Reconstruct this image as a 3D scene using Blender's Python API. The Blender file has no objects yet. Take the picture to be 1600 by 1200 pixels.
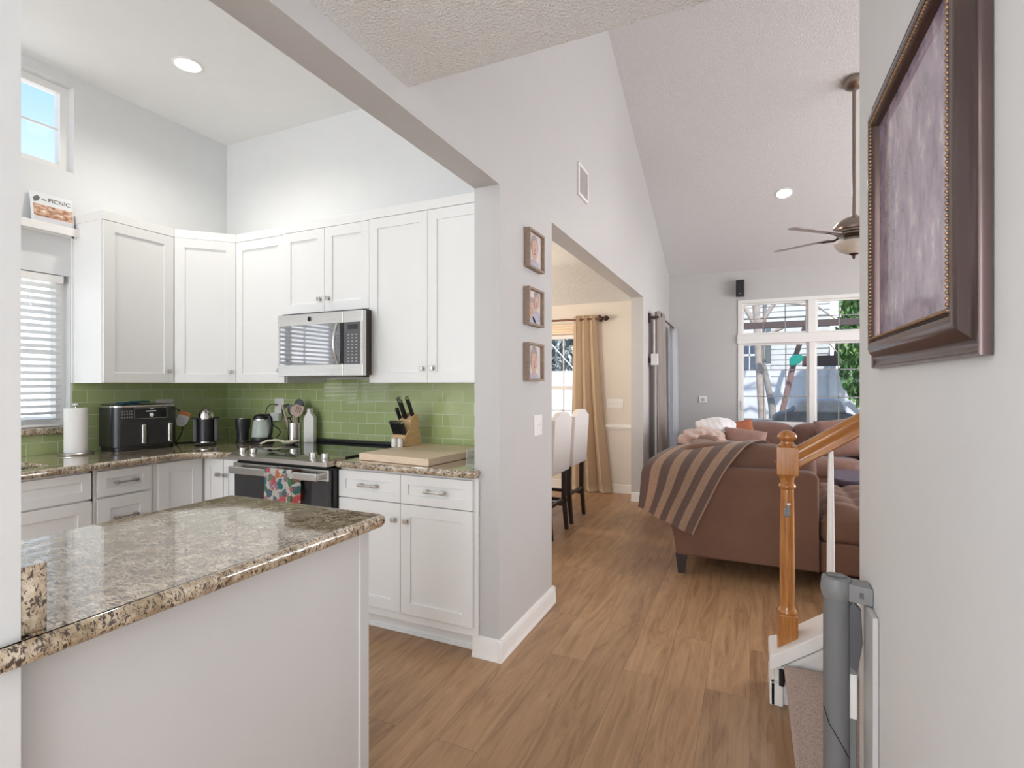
import bpy, bmesh, math, random
from mathutils import Vector, Matrix
random.seed(7)
C = bpy.context.scene.collection
S = bpy.context.scene
PI = math.pi

# ---------------- camera ----------------
F_PX = 815.0
YAW = math.atan(372 / F_PX)
cam_d = bpy.data.cameras.new('camera')
cam = bpy.data.objects.new('camera', cam_d)
C.objects.link(cam)
cam.location = (0, 0, 1.372)
cam.rotation_euler = (math.radians(90), 0, YAW)
cam_d.sensor_width = 36
cam_d.lens = F_PX / 1600 * 36
cam_d.clip_start = .02
cam_d.clip_end = 200
S.camera = cam

# ---------------- sky ----------------
W = bpy.data.worlds.new('world'); S.world = W; W.use_nodes = True
wn, wl = W.node_tree.nodes, W.node_tree.links
bg = wn['Background']
tc = wn.new('ShaderNodeTexCoord'); sx = wn.new('ShaderNodeSeparateXYZ'); rp = wn.new('ShaderNodeValToRGB')
wl.new(tc.outputs['Generated'], sx.inputs[0]); wl.new(sx.outputs['Z'], rp.inputs[0]); wl.new(rp.outputs[0], bg.inputs[0])
e = rp.color_ramp.elements
e[0].position = 0.06; e[0].color = (.86, .88, .90, 1)
e[1].position = 1.0; e[1].color = (.08, .18, .39, 1)
for p, c in ((.20, (.46, .52, .58, 1)), (.38, (.23, .36, .53, 1)), (.6, (.13, .25, .46, 1))):
    q = e.new(p); q.color = c
bg.inputs[1].default_value = 2.4

# ---------------- sun, large lights, exposure ----------------
def light(name, kind, loc, energy, color=(1, 1, 1), rot=None, size=None, size_y=None, spot=None, blend=.6, aim=None):
    d = bpy.data.lights.new(name, kind); d.energy = energy; d.color = color
    o = bpy.data.objects.new(name, d); C.objects.link(o); o.location = loc
    if kind == 'AREA':
        d.shape = 'RECTANGLE' if size_y else 'DISK'; d.size = size
        if size_y: d.size_y = size_y
    if kind == 'AREA': d.specular_factor = .12
    elif kind == 'SUN': d.angle = math.radians(1.5)
    elif size: d.shadow_soft_size = size
    if kind == 'SPOT': d.spot_size = spot; d.spot_blend = blend
    if aim: o.rotation_euler = Vector(aim).to_track_quat('-Z', 'Y').to_euler()
    return o
light('sun', 'SUN', (8, -8, 12), 3.6, (1, .96, .90), aim=(-.35, .78, -.8))
light('hall_rear_fill', 'AREA', (-.42, -2.1, 1.35), 50, (.94, .97, 1), size=1.2, size_y=2.0, aim=(0, 1, 0))  # unseen soft fill added behind the camera in the hall
light('kitchen_rear_fill', 'AREA', (-2.7, -2.1, 1.9), 58, (.95, .98, 1), size=2.2, size_y=2.4, aim=(0, 1, .05))  # added fill that brightens the kitchen from behind the view
light('living_side_fill', 'AREA', (4.45, 5.2, 1.7), 245, (.96, .97, 1), size=3.2, size_y=2.6, aim=(-1, -.1, .05))  # unseen fill added to brighten the living room from the right
light('dining_side_fill', 'AREA', (-4.5, 4.7, 1.4), 38, (1, .93, .84), size=1.8, size_y=1.8, aim=(1, 0, 0))  # added warm fill in front of a solid side wall, no window there
light('hall_overhead_fill', 'AREA', (-.42, -.8, 2.43), 7, (1, .96, .9), size=.4, aim=(0, 0, -1))  # weak overhead fill added behind the camera, no fixture there
light('dining_warm_fill', 'POINT', (-2.6, 5.0, 1.95), 34, (1, .84, .66), size=.10)  # unseen warm light added to bring out the dining ceiling
S.view_settings.view_transform = 'Standard'
S.view_settings.look = 'None'
S.view_settings.gamma = 1
S.view_settings.use_curve_mapping = False
S.view_settings.exposure = 0.02
S.cycles.max_bounces = 10
S.cycles.diffuse_bounces = 6
S.cycles.glossy_bounces = 5
S.cycles.transmission_bounces = 8
S.cycles.transparent_max_bounces = 12
S.cycles.sample_clamp_indirect = 6
S.cycles.caustics_reflective = False
S.cycles.caustics_refractive = False

# ---------------- materials ----------------
def nt(name):
    m = bpy.data.materials.new(name); m.use_nodes = True
    return m, m.node_tree.nodes, m.node_tree.links, m.node_tree.nodes['Principled BSDF']
def pos(n):
    return n.new('ShaderNodeNewGeometry').outputs['Position']
def bump(n, l, b, src, strength, dist):
    bp = n.new('ShaderNodeBump'); bp.inputs['Strength'].default_value = strength; bp.inputs['Distance'].default_value = dist
    l.new(src, bp.inputs['Height']); l.new(bp.outputs[0], b.inputs['Normal'])
def noise(n, l, src, scale, detail=3, rough=.55):
    t = n.new('ShaderNodeTexNoise'); t.inputs['Scale'].default_value = scale; t.inputs['Detail'].default_value = detail
    t.inputs['Roughness'].default_value = rough
    l.new(src, t.inputs['Vector']); return t
def mapping(n, l, src, scale=(1, 1, 1), rot=(0, 0, 0), loc=(0, 0, 0)):
    m = n.new('ShaderNodeMapping'); m.inputs['Scale'].default_value = scale; m.inputs['Rotation'].default_value = rot
    m.inputs['Location'].default_value = loc
    l.new(src, m.inputs['Vector']); return m.outputs[0]
def ramp(n, l, src, stops):
    r = n.new('ShaderNodeValToRGB'); els = r.color_ramp.elements
    els[0].position = stops[0][0]; els[0].color = (*stops[0][1], 1)
    els[1].position = stops[-1][0]; els[1].color = (*stops[-1][1], 1)
    for p, c in stops[1:-1]:
        q = els.new(p); q.color = (*c, 1)
    l.new(src, r.inputs[0]); return r.outputs[0]
def mixc(n, l, fac, a, b, mode='MIX'):
    m = n.new('ShaderNodeMix'); m.data_type = 'RGBA'; m.blend_type = mode
    for v, i in ((fac, 0), (a, 6), (b, 7)):
        if hasattr(v, 'links'): l.new(v, m.inputs[i])
        elif isinstance(v, tuple): m.inputs[i].default_value = (*v, 1)
        else: m.inputs[i].default_value = v
    return m.outputs[2]
def mat(name, col, rough=.5, metal=0, vary=.04, vs=8, bs=0, bstr=.1, bdist=.002, spec=.5, emit=None, alpha=1, trans=0, coat=0, sheen=0, vscale=(1, 1, 1)):
    m, n, l, b = nt(name)
    t = noise(n, l, mapping(n, l, pos(n), vscale), vs)
    lo = tuple(max(0, c * (1 - vary)) for c in col); hi = tuple(min(1, c * (1 + vary)) for c in col)
    l.new(ramp(n, l, t.outputs[0], [(.3, lo), (.7, hi)]), b.inputs['Base Color'])
    b.inputs['Roughness'].default_value = rough; b.inputs['Metallic'].default_value = metal
    b.inputs['Specular IOR Level'].default_value = spec
    if bs:
        t2 = noise(n, l, pos(n), bs, 4); bump(n, l, b, t2.outputs[0], bstr, bdist)
    if emit: b.inputs['Emission Color'].default_value = (*emit[0], 1); b.inputs['Emission Strength'].default_value = emit[1]
    if trans: b.inputs['Transmission Weight'].default_value = trans
    if coat: b.inputs['Coat Weight'].default_value = coat; b.inputs['Coat Roughness'].default_value = .08
    if sheen: b.inputs['Sheen Weight'].default_value = sheen; b.inputs['Sheen Roughness'].default_value = .4
    if alpha < 1: b.inputs['Alpha'].default_value = alpha
    return m
M = {}
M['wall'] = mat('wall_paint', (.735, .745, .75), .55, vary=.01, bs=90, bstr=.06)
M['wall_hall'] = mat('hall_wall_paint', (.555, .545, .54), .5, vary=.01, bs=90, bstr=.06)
M['wall_dining'] = mat('dining_wall_paint', (.76, .70, .63), .55, vary=.01, bs=90, bstr=.05)
M['ceiling_smooth'] = mat('smooth_ceiling_paint', (.80, .80, .79), .7, vary=.01, bs=120, bstr=.12)
M['popcorn'] = mat('popcorn_ceiling', (.83, .83, .82), .95, vary=.05, vs=150, bs=110, bstr=1, bdist=.012)
M['popcorn_vault'] = mat('popcorn_vault', (.79, .78, .78), .95, vary=.05, vs=150, bs=110, bstr=1, bdist=.012)
M['trim'] = mat('white_trim_paint', (.86, .85, .83), .3, vary=.01)
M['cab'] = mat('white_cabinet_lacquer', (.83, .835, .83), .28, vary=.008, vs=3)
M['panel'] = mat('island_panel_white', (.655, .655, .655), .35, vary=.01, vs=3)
M['steel'] = mat('brushed_steel', (.66, .65, .63), .26, 1, vary=.06, vs=60, vscale=(.1, .1, 4))
M['nickel'] = mat('satin_nickel', (.55, .53, .50), .3, 1)
M['bronze_nickel'] = mat('brushed_bronze_nickel', (.30, .25, .21), .32, 1)
M['chrome'] = mat('polished_chrome', (.68, .66, .64), .12, 1)
M['black'] = mat('black_plastic', (.015, .015, .017), .35)
M['black_gloss'] = mat('black_glass', (.012, .013, .015), .05, spec=.7)
M['oven_glass'] = mat('grey_oven_glass', (.035, .037, .04), .08, spec=.7)
M['micro_glass'] = mat('microwave_door_glass', (.46, .46, .48), .04, 1, vary=.01)
M['charcoal'] = mat('charcoal_metallic', (.055, .055, .06), .3, .6)
M['darkgrey'] = mat('dark_grey_plastic', (.10, .10, .11), .4)
M['white'] = mat('white_plastic', (.82, .82, .80), .35)
M['ceramic'] = mat('white_ceramic', (.84, .83, .80), .15, coat=.4)
M['paper'] = mat('paper_towel', (.86, .86, .85), .9, vary=.03, vs=120, bs=220, bstr=.3)
M['blind'] = mat('blind_slat', (.90, .90, .89), .5)
M['espresso'] = mat('espresso_wood', (.022, .012, .010), .35)
M['beech'] = mat('beech_wood', (.68, .45, .24), .45, vary=.15, vs=14, vscale=(1, 1, 8))
M['maple'] = mat('maple_board', (.78, .62, .47), .4, vary=.08, vs=10, vscale=(1.2, 12, 12))
M['linen'] = mat('white_linen', (.78, .74, .72), .9, vary=.04, vs=200, bs=300, bstr=.3)
M['linen_side'] = M['linen']
M['curtain_cream'] = mat('cream_curtain', (.84, .70, .53), .85, vary=.05, vs=300, bs=400, bstr=.2)
M['curtain_taupe'] = mat('taupe_curtain', (.58, .52, .49), .85, vary=.05, vs=300, bs=400, bstr=.2)
M['curtain_sheer'] = mat('white_curtain', (.80, .80, .83), .8, vary=.03, vs=300)
M['rod'] = mat('dark_bronze_rod', (.05, .022, .018), .35, .3)
M['sofa'] = mat('brown_microfibre', (.165, .083, .055), .8, vary=.10, vs=5, bs=350, bstr=.15, sheen=.1)
M['sofa_leather'] = mat('brown_cushion_cloth', (.20, .105, .08), .6, vary=.12, vs=9, bs=60, bstr=.2, sheen=.2)
M['pillow'] = mat('mauve_brown_pillow', (.28, .16, .13), .75, vary=.08, vs=20, bs=200, bstr=.2, sheen=.2)
M['rust'] = mat('rust_pillow', (.33, .10, .045), .75, vary=.1, vs=20)
M['purple'] = mat('purple_leather', (.10, .075, .12), .35, vary=.08, vs=10)
M['throw_white'] = mat('white_fleece', (.72, .70, .72), .95, vary=.05, vs=60, bs=150, bstr=.6, sheen=.5)
M['throw_tan'] = mat('dusty_pink_fleece', (.48, .33, .28), .95, vary=.08, vs=40, bs=150, bstr=.6, sheen=.4)
M['grey_plastic'] = mat('slate_grey_plastic', (.20, .205, .21), .45)
M['mesh'] = mat('grey_gate_mesh', (.16, .162, .168), .7, vary=.12, vs=250, vscale=(60, 60, 1))
M['pastel'] = mat('pale_portrait_paper', (.68, .62, .59), .6, vary=.06, vs=14)
M['skin'] = mat('painted_skin', (.62, .40, .32), .7, vary=.12, vs=60)
M['hair'] = mat('painted_hair', (.38, .32, .32), .7, vary=.25, vs=90)
M['shirt'] = mat('painted_shirt', (.45, .45, .55), .7, vary=.15, vs=60)
M['frame_wood'] = mat('weathered_frame_wood', (.30, .22, .165), .55, vary=.2, vs=25, vscale=(1, 1, 5))
M['gold'] = mat('antique_gold_bead', (.30, .19, .11), .4, .7, vary=.35, vs=120)
M['frame_dark'] = mat('dark_plum_frame', (.11, .075, .07), .24, .6, vary=.1, vs=4)
M['blue_cloth'] = mat('teal_oven_mitt', (.02, .09, .15), .8)
M['tag'] = mat('paper_tag', (.75, .76, .78), .6)
M['orange'] = mat('orange_print', (.75, .25, .08), .6)
M['lamp'] = mat('lamp_glow', (1, 1, 1), .5, emit=((1, .96, .88), 6))
M['bowl'] = mat('frosted_lamp_bowl', (.62, .56, .50), .35)
M['wood_spoon'] = mat('wooden_spoon', (.50, .38, .30), .6)
M['cream'] = mat('cream_glaze', (.72, .68, .55), .2)
M['rope'] = mat('white_cord', (.85, .85, .83), .6)
M['fence'] = mat('white_vinyl', (.80, .82, .86), .4)
M['siding'] = mat('pale_siding', (.66, .67, .65), .7)
M['roofing'] = mat('grey_shingle', (.22, .22, .22), .9, vary=.3, vs=12)
M['bark'] = mat('pale_bark', (.50, .42, .36), .9, vary=.2, vs=9, bs=20, bstr=.5, bdist=.02)
M['bark_grey'] = mat('grey_bark', (.36, .34, .32), .9, vary=.2, vs=9)
M['beam'] = mat('brown_painted_beam', (.12, .085, .08), .6)
M['leaf'] = mat('green_leaf', (.20, .36, .11), .5, vary=.6, vs=6)
M['leaf_dark'] = mat('dark_green_leaf', (.035, .11, .025), .55, vary=.5, vs=3)
M['teal'] = mat('teal_plastic', (.02, .36, .29), .45)
M['tarp'] = mat('grey_grill_cover', (.22, .21, .20), .6, vary=.2, vs=7)
M['tarp_light'] = mat('pale_grey_lid_cover', (.52, .50, .48), .6, vary=.15, vs=9)
M['ground'] = mat('garden_ground', (.45, .43, .38), .95, vary=.2, vs=3)
M['carpet'] = mat('taupe_carpet', (.46, .34, .28), 1.0, vary=.35, vs=190, bs=260, bstr=1, bdist=.006, sheen=.3)
M['glasspane'] = None
m, n, l, b = nt('window_glass')
b.inputs['Base Color'].default_value = (1, 1, 1, 1); b.inputs['Roughness'].default_value = 0
tr = n.new('ShaderNodeBsdfTransparent'); gl = n.new('ShaderNodeBsdfGlossy'); gl.inputs['Roughness'].default_value = .02
fr = n.new('ShaderNodeFresnel'); fr.inputs[0].default_value = 1.12; mx = n.new('ShaderNodeMixShader')
l.new(fr.outputs[0], mx.inputs[0]); l.new(tr.outputs[0], mx.inputs[1]); l.new(gl.outputs[0], mx.inputs[2])
l.new(mx.outputs[0], n['Material Output'].inputs[0]); M['glasspane'] = m
m, n, l, b = nt('clear_jug_glass')
b.inputs['Base Color'].default_value = (.85, .95, .93, 1); b.inputs['Roughness'].default_value = .03; b.inputs['Alpha'].default_value = .28
M['jug'] = m
# oak (newel and handrail)
m, n, l, b = nt('golden_oak')
t = noise(n, l, mapping(n, l, pos(n), (30, 30, 2.2)), 3, 5)
l.new(ramp(n, l, t.outputs[0], [(.3, (.32, .115, .025)), (.7, (.50, .21, .055))]), b.inputs['Base Color'])
b.inputs['Roughness'].default_value = .22; b.inputs['Coat Weight'].default_value = .4; M['oak'] = m
m, n, l, b = nt('golden_oak_rail')
t = noise(n, l, mapping(n, l, mapping(n, l, pos(n), rot=(0, .6, 0)), (2.2, 30, 30)), 3, 5)
l.new(ramp(n, l, t.outputs[0], [(.3, (.32, .115, .025)), (.7, (.50, .21, .055))]), b.inputs['Base Color'])
b.inputs['Roughness'].default_value = .22; b.inputs['Coat Weight'].default_value = .4; M['oak_rail'] = m
# plank floor
m, n, l, b = nt('vinyl_plank_floor')
P = pos(n)
sw = mapping(n, l, P, rot=(0, 0, PI / 2))
bk = n.new('ShaderNodeTexBrick'); l.new(sw, bk.inputs['Vector'])
bk.inputs['Scale'].default_value = 1; bk.inputs['Brick Width'].default_value = 1.25; bk.inputs['Row Height'].default_value = .185
bk.inputs['Mortar Size'].default_value = .0012; bk.inputs['Mortar Smooth'].default_value = .3; bk.offset = .37; bk.offset_frequency = 2
bk.inputs['Color1'].default_value = (0, 0, 0, 1); bk.inputs['Color2'].default_value = (1, 1, 1, 1); bk.inputs['Mortar'].default_value = (.5, .5, .5, 1)
vm = n.new('ShaderNodeVectorMath'); vm.operation = 'MULTIPLY_ADD'; vm.inputs[1].default_value = (7, 3, 5)
l.new(bk.outputs['Color'], vm.inputs[0]); l.new(P, vm.inputs[2])
g1 = noise(n, l, mapping(n, l, vm.outputs[0], (8, .8, 1)), 2.4, 6, .68)
g2 = noise(n, l, mapping(n, l, vm.outputs[0], (55, 2.0, 1)), 3, 3, .6)
g1.inputs['Distortion'].default_value = 1.1
c1 = ramp(n, l, g1.outputs[0], [(.20, (.15, .078, .040)), (.36, (.29, .163, .086)), (.50, (.39, .235, .128)), (.64, (.44, .275, .155)), (.8, (.53, .35, .21))])
c2 = ramp(n, l, g2.outputs[0], [(.3, (.82, .80, .78)), (.65, (1.05, 1.04, 1.02))])
c3 = mixc(n, l, .6, c1, c2, 'MULTIPLY')
tint = ramp(n, l, bk.outputs['Color'], [(0, (.90, .89, .87)), (1, (1.10, 1.09, 1.07))])
c4 = mixc(n, l, 1.0, c3, tint, 'MULTIPLY')
c5 = mixc(n, l, bk.outputs['Fac'], c4, (.20, .115, .065))
l.new(c5, b.inputs['Base Color']); b.inputs['Roughness'].default_value = .38
bump(n, l, b, g2.outputs[0], .08, .001); M['floor'] = m
m, n, l, b = nt('translucent_slat')
b.inputs['Base Color'].default_value = (.9, .9, .89, 1); b.inputs['Roughness'].default_value = .5
tl = n.new('ShaderNodeBsdfTranslucent'); tl.inputs[0].default_value = (.95, .95, .93, 1); mx = n.new('ShaderNodeMixShader'); mx.inputs[0].default_value = .35
l.new(b.outputs[0], mx.inputs[1]); l.new(tl.outputs[0], mx.inputs[2]); l.new(mx.outputs[0], n['Material Output'].inputs[0]); M['blind'] = m
# granite
def granite(name, warm):
    m, n, l, b = nt(name); P = pos(n)
    warp = noise(n, l, P, 14, 3)
    a = noise(n, l, P, 42, 5, .7); v = n.new('ShaderNodeTexVoronoi'); v.inputs['Scale'].default_value = 70; l.new(P, v.inputs['Vector'])
    s = noise(n, l, mapping(n, l, P, (1, 2.4, 1.4), rot=(0, 0, .5)), 62, 3, .6); s.inputs['Distortion'].default_value = 1.0
    base = ramp(n, l, a.outputs[0], [(.30, (.23, .165, .10)), (.42, (.43, .34, .25)), (.54, (.60, .51, .40)), (.70, (.78, .72, .63))])
    big = ramp(n, l, warp.outputs[0], [(.36, (.66, .60, .48)), (.60, (1.08, 1.06, 1.02))])
    c = mixc(n, l, 1.0, base, big, 'MULTIPLY')
    spk = ramp(n, l, s.outputs[0], [(.425, (1, 1, 1)), (.47, (0, 0, 0))])
    c = mixc(n, l, spk, c, (.075, .055, .045))
    sp2 = ramp(n, l, v.outputs['Distance'], [(.08, (1, 1, 1)), (.2, (0, 0, 0))])
    c = mixc(n, l, sp2, c, (.30, .16, .09) if warm else (.34, .26, .2))
    l.new(c, b.inputs['Base Color']); b.inputs['Roughness'].default_value = .07; b.inputs['Coat Weight'].default_value = 1; b.inputs['Coat IOR'].default_value = 1.65; b.inputs['Coat Roughness'].default_value = .03
    return m
M['granite'] = granite('santa_granite', True)
# tiles
def tiles(name, along_y):
    m, n, l, b = nt(name); P = pos(n)
    sp = n.new('ShaderNodeSeparateXYZ'); cb = n.new('ShaderNodeCombineXYZ'); l.new(P, sp.inputs[0])
    l.new(sp.outputs['Y' if along_y else 'X'], cb.inputs[0]); l.new(sp.outputs['Z'], cb.inputs[1])
    bk = n.new('ShaderNodeTexBrick'); l.new(mapping(n, l, cb.outputs[0], loc=(.03, -.935, 0)), bk.inputs['Vector'])
    bk.inputs['Scale'].default_value = 1; bk.inputs['Brick Width'].default_value = .158; bk.inputs['Row Height'].default_value = .079
    bk.inputs['Mortar Size'].default_value = .0022; bk.inputs['Mortar Smooth'].default_value = .1
    bk.inputs['Color1'].default_value = (.40, .485, .215, 1); bk.inputs['Color2'].default_value = (.455, .54, .26, 1); bk.inputs['Mortar'].default_value = (.62, .68, .50, 1)
    l.new(bk.outputs['Color'], b.inputs['Base Color'])
    r = ramp(n, l, bk.outputs['Fac'], [(0, (.045, .045, .045)), (1, (.6, .6, .6))]); l.new(r, b.inputs['Roughness'])
    b.inputs['Specular IOR Level'].default_value = .6
    inv = ramp(n, l, bk.outputs['Fac'], [(0, (1, 1, 1)), (1, (0, 0, 0))])
    wv = noise(n, l, P, 9, 1)
    ad = mixc(n, l, .12, inv, wv.outputs[0])
    bump(n, l, b, ad, .35, .0015); return m
M['tile_back'] = tiles('green_glass_tile_range_wall', False)
M['tile_side'] = tiles('green_glass_tile_window_wall', True)
# siding / fence boards via wave bump are built as geometry
# striped blanket: stripes along the local sheet, carried as UV
m, n, l, b = nt('striped_blanket')
uv = n.new('ShaderNodeUVMap'); sp = n.new('ShaderNodeSeparateXYZ'); l.new(uv.outputs[0], sp.inputs[0])
mu = n.new('ShaderNodeMath'); mu.operation = 'MULTIPLY'; mu.inputs[1].default_value = 4.6; l.new(sp.outputs[0], mu.inputs[0])
fr = n.new('ShaderNodeMath'); fr.operation = 'FRACT'; l.new(mu.outputs[0], fr.inputs[0])
st = ramp(n, l, fr.outputs[0], [(.0, (.27, .185, .155)), (.47, (.27, .185, .155)), (.50, (.62, .42, .30)), (.97, (.62, .42, .30)), (1.0, (.27, .185, .155))])
t = noise(n, l, pos(n), 90, 3); c = mixc(n, l, .5, st, ramp(n, l, t.outputs[0], [(.3, (.7, .7, .7)), (.7, (1.15, 1.15, 1.15))]), 'MULTIPLY')
l.new(c, b.inputs['Base Color']); b.inputs['Roughness'].default_value = .95; b.inputs['Sheen Weight'].default_value = .4
bump(n, l, b, t.outputs[0], .5, .004); M['blanket'] = m
# floral towel
m, n, l, b = nt('floral_towel_print'); P = pos(n)
v = n.new('ShaderNodeTexVoronoi'); v.inputs['Scale'].default_value = 25; v.inputs['Randomness'].default_value = .9
d = noise(n, l, P, 30, 2); wm = n.new('ShaderNodeVectorMath'); wm.operation = 'MULTIPLY_ADD'; wm.inputs[1].default_value = (.05, .05, .05)
l.new(d.outputs['Color'], wm.inputs[0]); l.new(P, wm.inputs[2]); l.new(wm.outputs[0], v.inputs['Vector'])
sp = n.new('ShaderNodeSeparateColor'); l.new(v.outputs['Color'], sp.inputs[0])
col = ramp(n, l, sp.outputs[0], [(0, (.80, .13, .06)), (.25, (.75, .17, .22)), (.42, (.04, .25, .30)), (.6, (.15, .33, .14)), (.8, (.62, .33, .48)), (1, (.85, .30, .12))])
msk = ramp(n, l, v.outputs['Distance'], [(.56, (0, 0, 0)), (.62, (1, 1, 1))])
l.new(mixc(n, l, msk, col, (.84, .82, .78)), b.inputs['Base Color']); b.inputs['Roughness'].default_value = .85; M['floral'] = m
# picture under glass: lilac, grey and cream streaks, glass reflection painted into the print
m, n, l, b = nt('lilac_reflection_print'); P = pos(n)
a = noise(n, l, mapping(n, l, P, (1, 17, 2.0), rot=(.12, 0, 0)), 1.6, 5, .6); a.inputs['Distortion'].default_value = .8
a2 = noise(n, l, mapping(n, l, P, (1, 5, 3)), 3.6, 6, .7)
c1 = ramp(n, l, a.outputs[0], [(.3, (.24, .21, .30)), (.5, (.42, .34, .47)), (.62, (.55, .47, .60)), (.78, (.85, .80, .84))])
c2 = ramp(n, l, a2.outputs[0], [(.36, (.10, .10, .12)), (.46, (.36, .27, .38)), (.56, (.52, .40, .50)), (.64, (.90, .86, .84))])
l.new(mixc(n, l, .55, c1, c2), b.inputs['Base Color']); b.inputs['Roughness'].default_value = .12; b.inputs['Coat Weight'].default_value = .6
b.inputs['Coat Roughness'].default_value = .03; M['print'] = m
# cookbook cover photograph
m, n, l, b = nt('sandwich_cover_print'); P = pos(n)
a = noise(n, l, mapping(n, l, P, (1, 9, 22)), 3.0, 5, .65)
l.new(ramp(n, l, a.outputs[0], [(.3, (.09, .045, .03)), (.45, (.42, .20, .12)), (.56, (.66, .45, .32)), (.7, (.80, .70, .58))]), b.inputs['Base Color'])
b.inputs['Roughness'].default_value = .4; M['sandwich'] = m

# ---------------- mesh helpers ----------------
class MB:
    def __init__(s): s.bm = bmesh.new(); s.smooth = False; s.uvs = None
    def add(s, src, mx=None):
        if mx is not None: bmesh.ops.transform(src, matrix=mx, verts=src.verts)
        me = bpy.data.meshes.new('tmp'); src.to_mesh(me); src.free(); s.bm.from_mesh(me); bpy.data.meshes.remove(me); return s
    def box(s, x0, x1, y0, y1, z0, z1, bev=0, seg=2, mx=None, taper=None):
        b = bmesh.new(); bmesh.ops.create_cube(b, size=1)
        for v in b.verts:
            k = 1
            if taper and v.co.z > 0: k = taper
            v.co = Vector(((x0 + x1) / 2 + v.co.x * (x1 - x0) * k, (y0 + y1) / 2 + v.co.y * (y1 - y0) * k, (z0 + z1) / 2 + v.co.z * (z1 - z0)))
        if bev: bmesh.ops.bevel(b, geom=b.edges[:], offset=min(bev, abs(x1 - x0) * .49, abs(y1 - y0) * .49, abs(z1 - z0) * .49), segments=seg, profile=.5, affect='EDGES')
        return s.add(b, mx)
    def cyl(s, p0, p1, r0, r1=None, seg=16, cap=True):
        r1 = r0 if r1 is None else r1
        p0, p1 = Vector(p0), Vector(p1); d = p1 - p0; b = bmesh.new()
        bmesh.ops.create_cone(b, cap_ends=cap, segments=seg, radius1=r0, radius2=r1, depth=d.length)
        q = d.to_track_quat('Z', 'Y').to_matrix().to_4x4()
        return s.add(b, Matrix.Translation((p0 + p1) / 2) @ q)
    def sph(s, c, r, seg=16, scale=(1, 1, 1)):
        b = bmesh.new(); bmesh.ops.create_uvsphere(b, u_segments=seg, v_segments=max(6, seg // 2), radius=r)
        return s.add(b, Matrix.Translation(c) @ Matrix.Diagonal((*scale, 1)))
    def lathe(s, c, prof, seg=24, axis='z'):
        b = bmesh.new(); rings = []
        for r, z in prof:
            rings.append([b.verts.new((r * math.cos(2 * PI * k / seg), r * math.sin(2 * PI * k / seg), z)) for k in range(seg)])
        for a, q in zip(rings, rings[1:]):
            for k in range(seg): b.faces.new((a[k], a[(k + 1) % seg], q[(k + 1) % seg], q[k]))
        if prof[0][0] > 1e-4: b.faces.new(rings[0][::-1])
        if prof[-1][0] > 1e-4: b.faces.new(rings[-1])
        bmesh.ops.remove_doubles(b, verts=b.verts, dist=1e-5)
        bmesh.ops.recalc_face_normals(b, faces=b.faces)
        R = Matrix.Identity(4)
        if axis == 'y': R = Matrix.Rotation(PI / 2, 4, 'X')
        if axis == 'x': R = Matrix.Rotation(PI / 2, 4, 'Y')
        return s.add(b, Matrix.Translation(c) @ R)
    def tube(s, pts, r, seg=8, closed=False):
        P = [Vector(p) for p in pts]; b = bmesh.new(); rings = []; n = len(P); up = None
        for i, p in enumerate(P):
            t = (P[(i + 1) % n] - P[i - 1]) if closed else (P[min(i + 1, n - 1)] - P[max(i - 1, 0)])
            t.normalize()
            if up is None: up = Vector((0, 0, 1)) if abs(t.z) < .9 else Vector((1, 0, 0))
            a = t.cross(up)
            if a.length < 1e-4: a = t.orthogonal()
            a.normalize(); q = a.cross(t).normalized(); up = q
            rr = r[i] if isinstance(r, (list, tuple)) else r
            rings.append([b.verts.new(p + a * math.cos(2 * PI * k / seg) * rr + q * math.sin(2 * PI * k / seg) * rr) for k in range(seg)])
        m = n if closed else n - 1
        for i in range(m):
            A, B = rings[i], rings[(i + 1) % n]
            for k in range(seg): b.faces.new((A[k], A[(k + 1) % seg], B[(k + 1) % seg], B[k]))
        if not closed: b.faces.new(rings[0][::-1]); b.faces.new(rings[-1])
        bmesh.ops.recalc_face_normals(b, faces=b.faces)
        return s.add(b)
    def prism(s, pts, axis, a, c, bev=0, seg=2, mx=None):
        """outline pts given in the two other axes (x: (y,z); y: (x,z); z: (x,y))"""
        b = bmesh.new()
        def mk(p, t): return {'x': (t, p[0], p[1]), 'y': (p[0], t, p[1]), 'z': (p[0], p[1], t)}[axis]
        v0 = [b.verts.new(mk(p, a)) for p in pts]; v1 = [b.verts.new(mk(p, c)) for p in pts]
        caps = [b.faces.new(v0), b.faces.new(v1[::-1])]; n = len(pts)
        for i in range(n): b.faces.new((v0[i], v1[i], v1[(i + 1) % n], v0[(i + 1) % n]))
        bmesh.ops.recalc_face_normals(b, faces=b.faces)
        if bev: bmesh.ops.bevel(b, geom=[e for f in caps for e in f.edges], offset=bev, segments=seg, profile=.5, affect='EDGES')
        return s.add(b, mx)
    def grid(s, fn, nu, nv, thick=0, uv=False):
        b = bmesh.new(); V = [[b.verts.new(fn(i / nu, j / nv)) for i in range(nu + 1)] for j in range(nv + 1)]
        L = b.loops.layers.uv.new('UVMap') if uv else None
        for j in range(nv):
            for i in range(nu):
                f = b.faces.new((V[j][i], V[j][i + 1], V[j + 1][i + 1], V[j + 1][i]))
                if uv:
                    for lp, (a, c) in zip(f.loops, ((i, j), (i + 1, j), (i + 1, j + 1), (i, j + 1))): lp[L].uv = (a / nu, c / nv)
        if thick: bmesh.ops.solidify(b, geom=b.faces[:], thickness=thick)
        return s.add(b)
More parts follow.
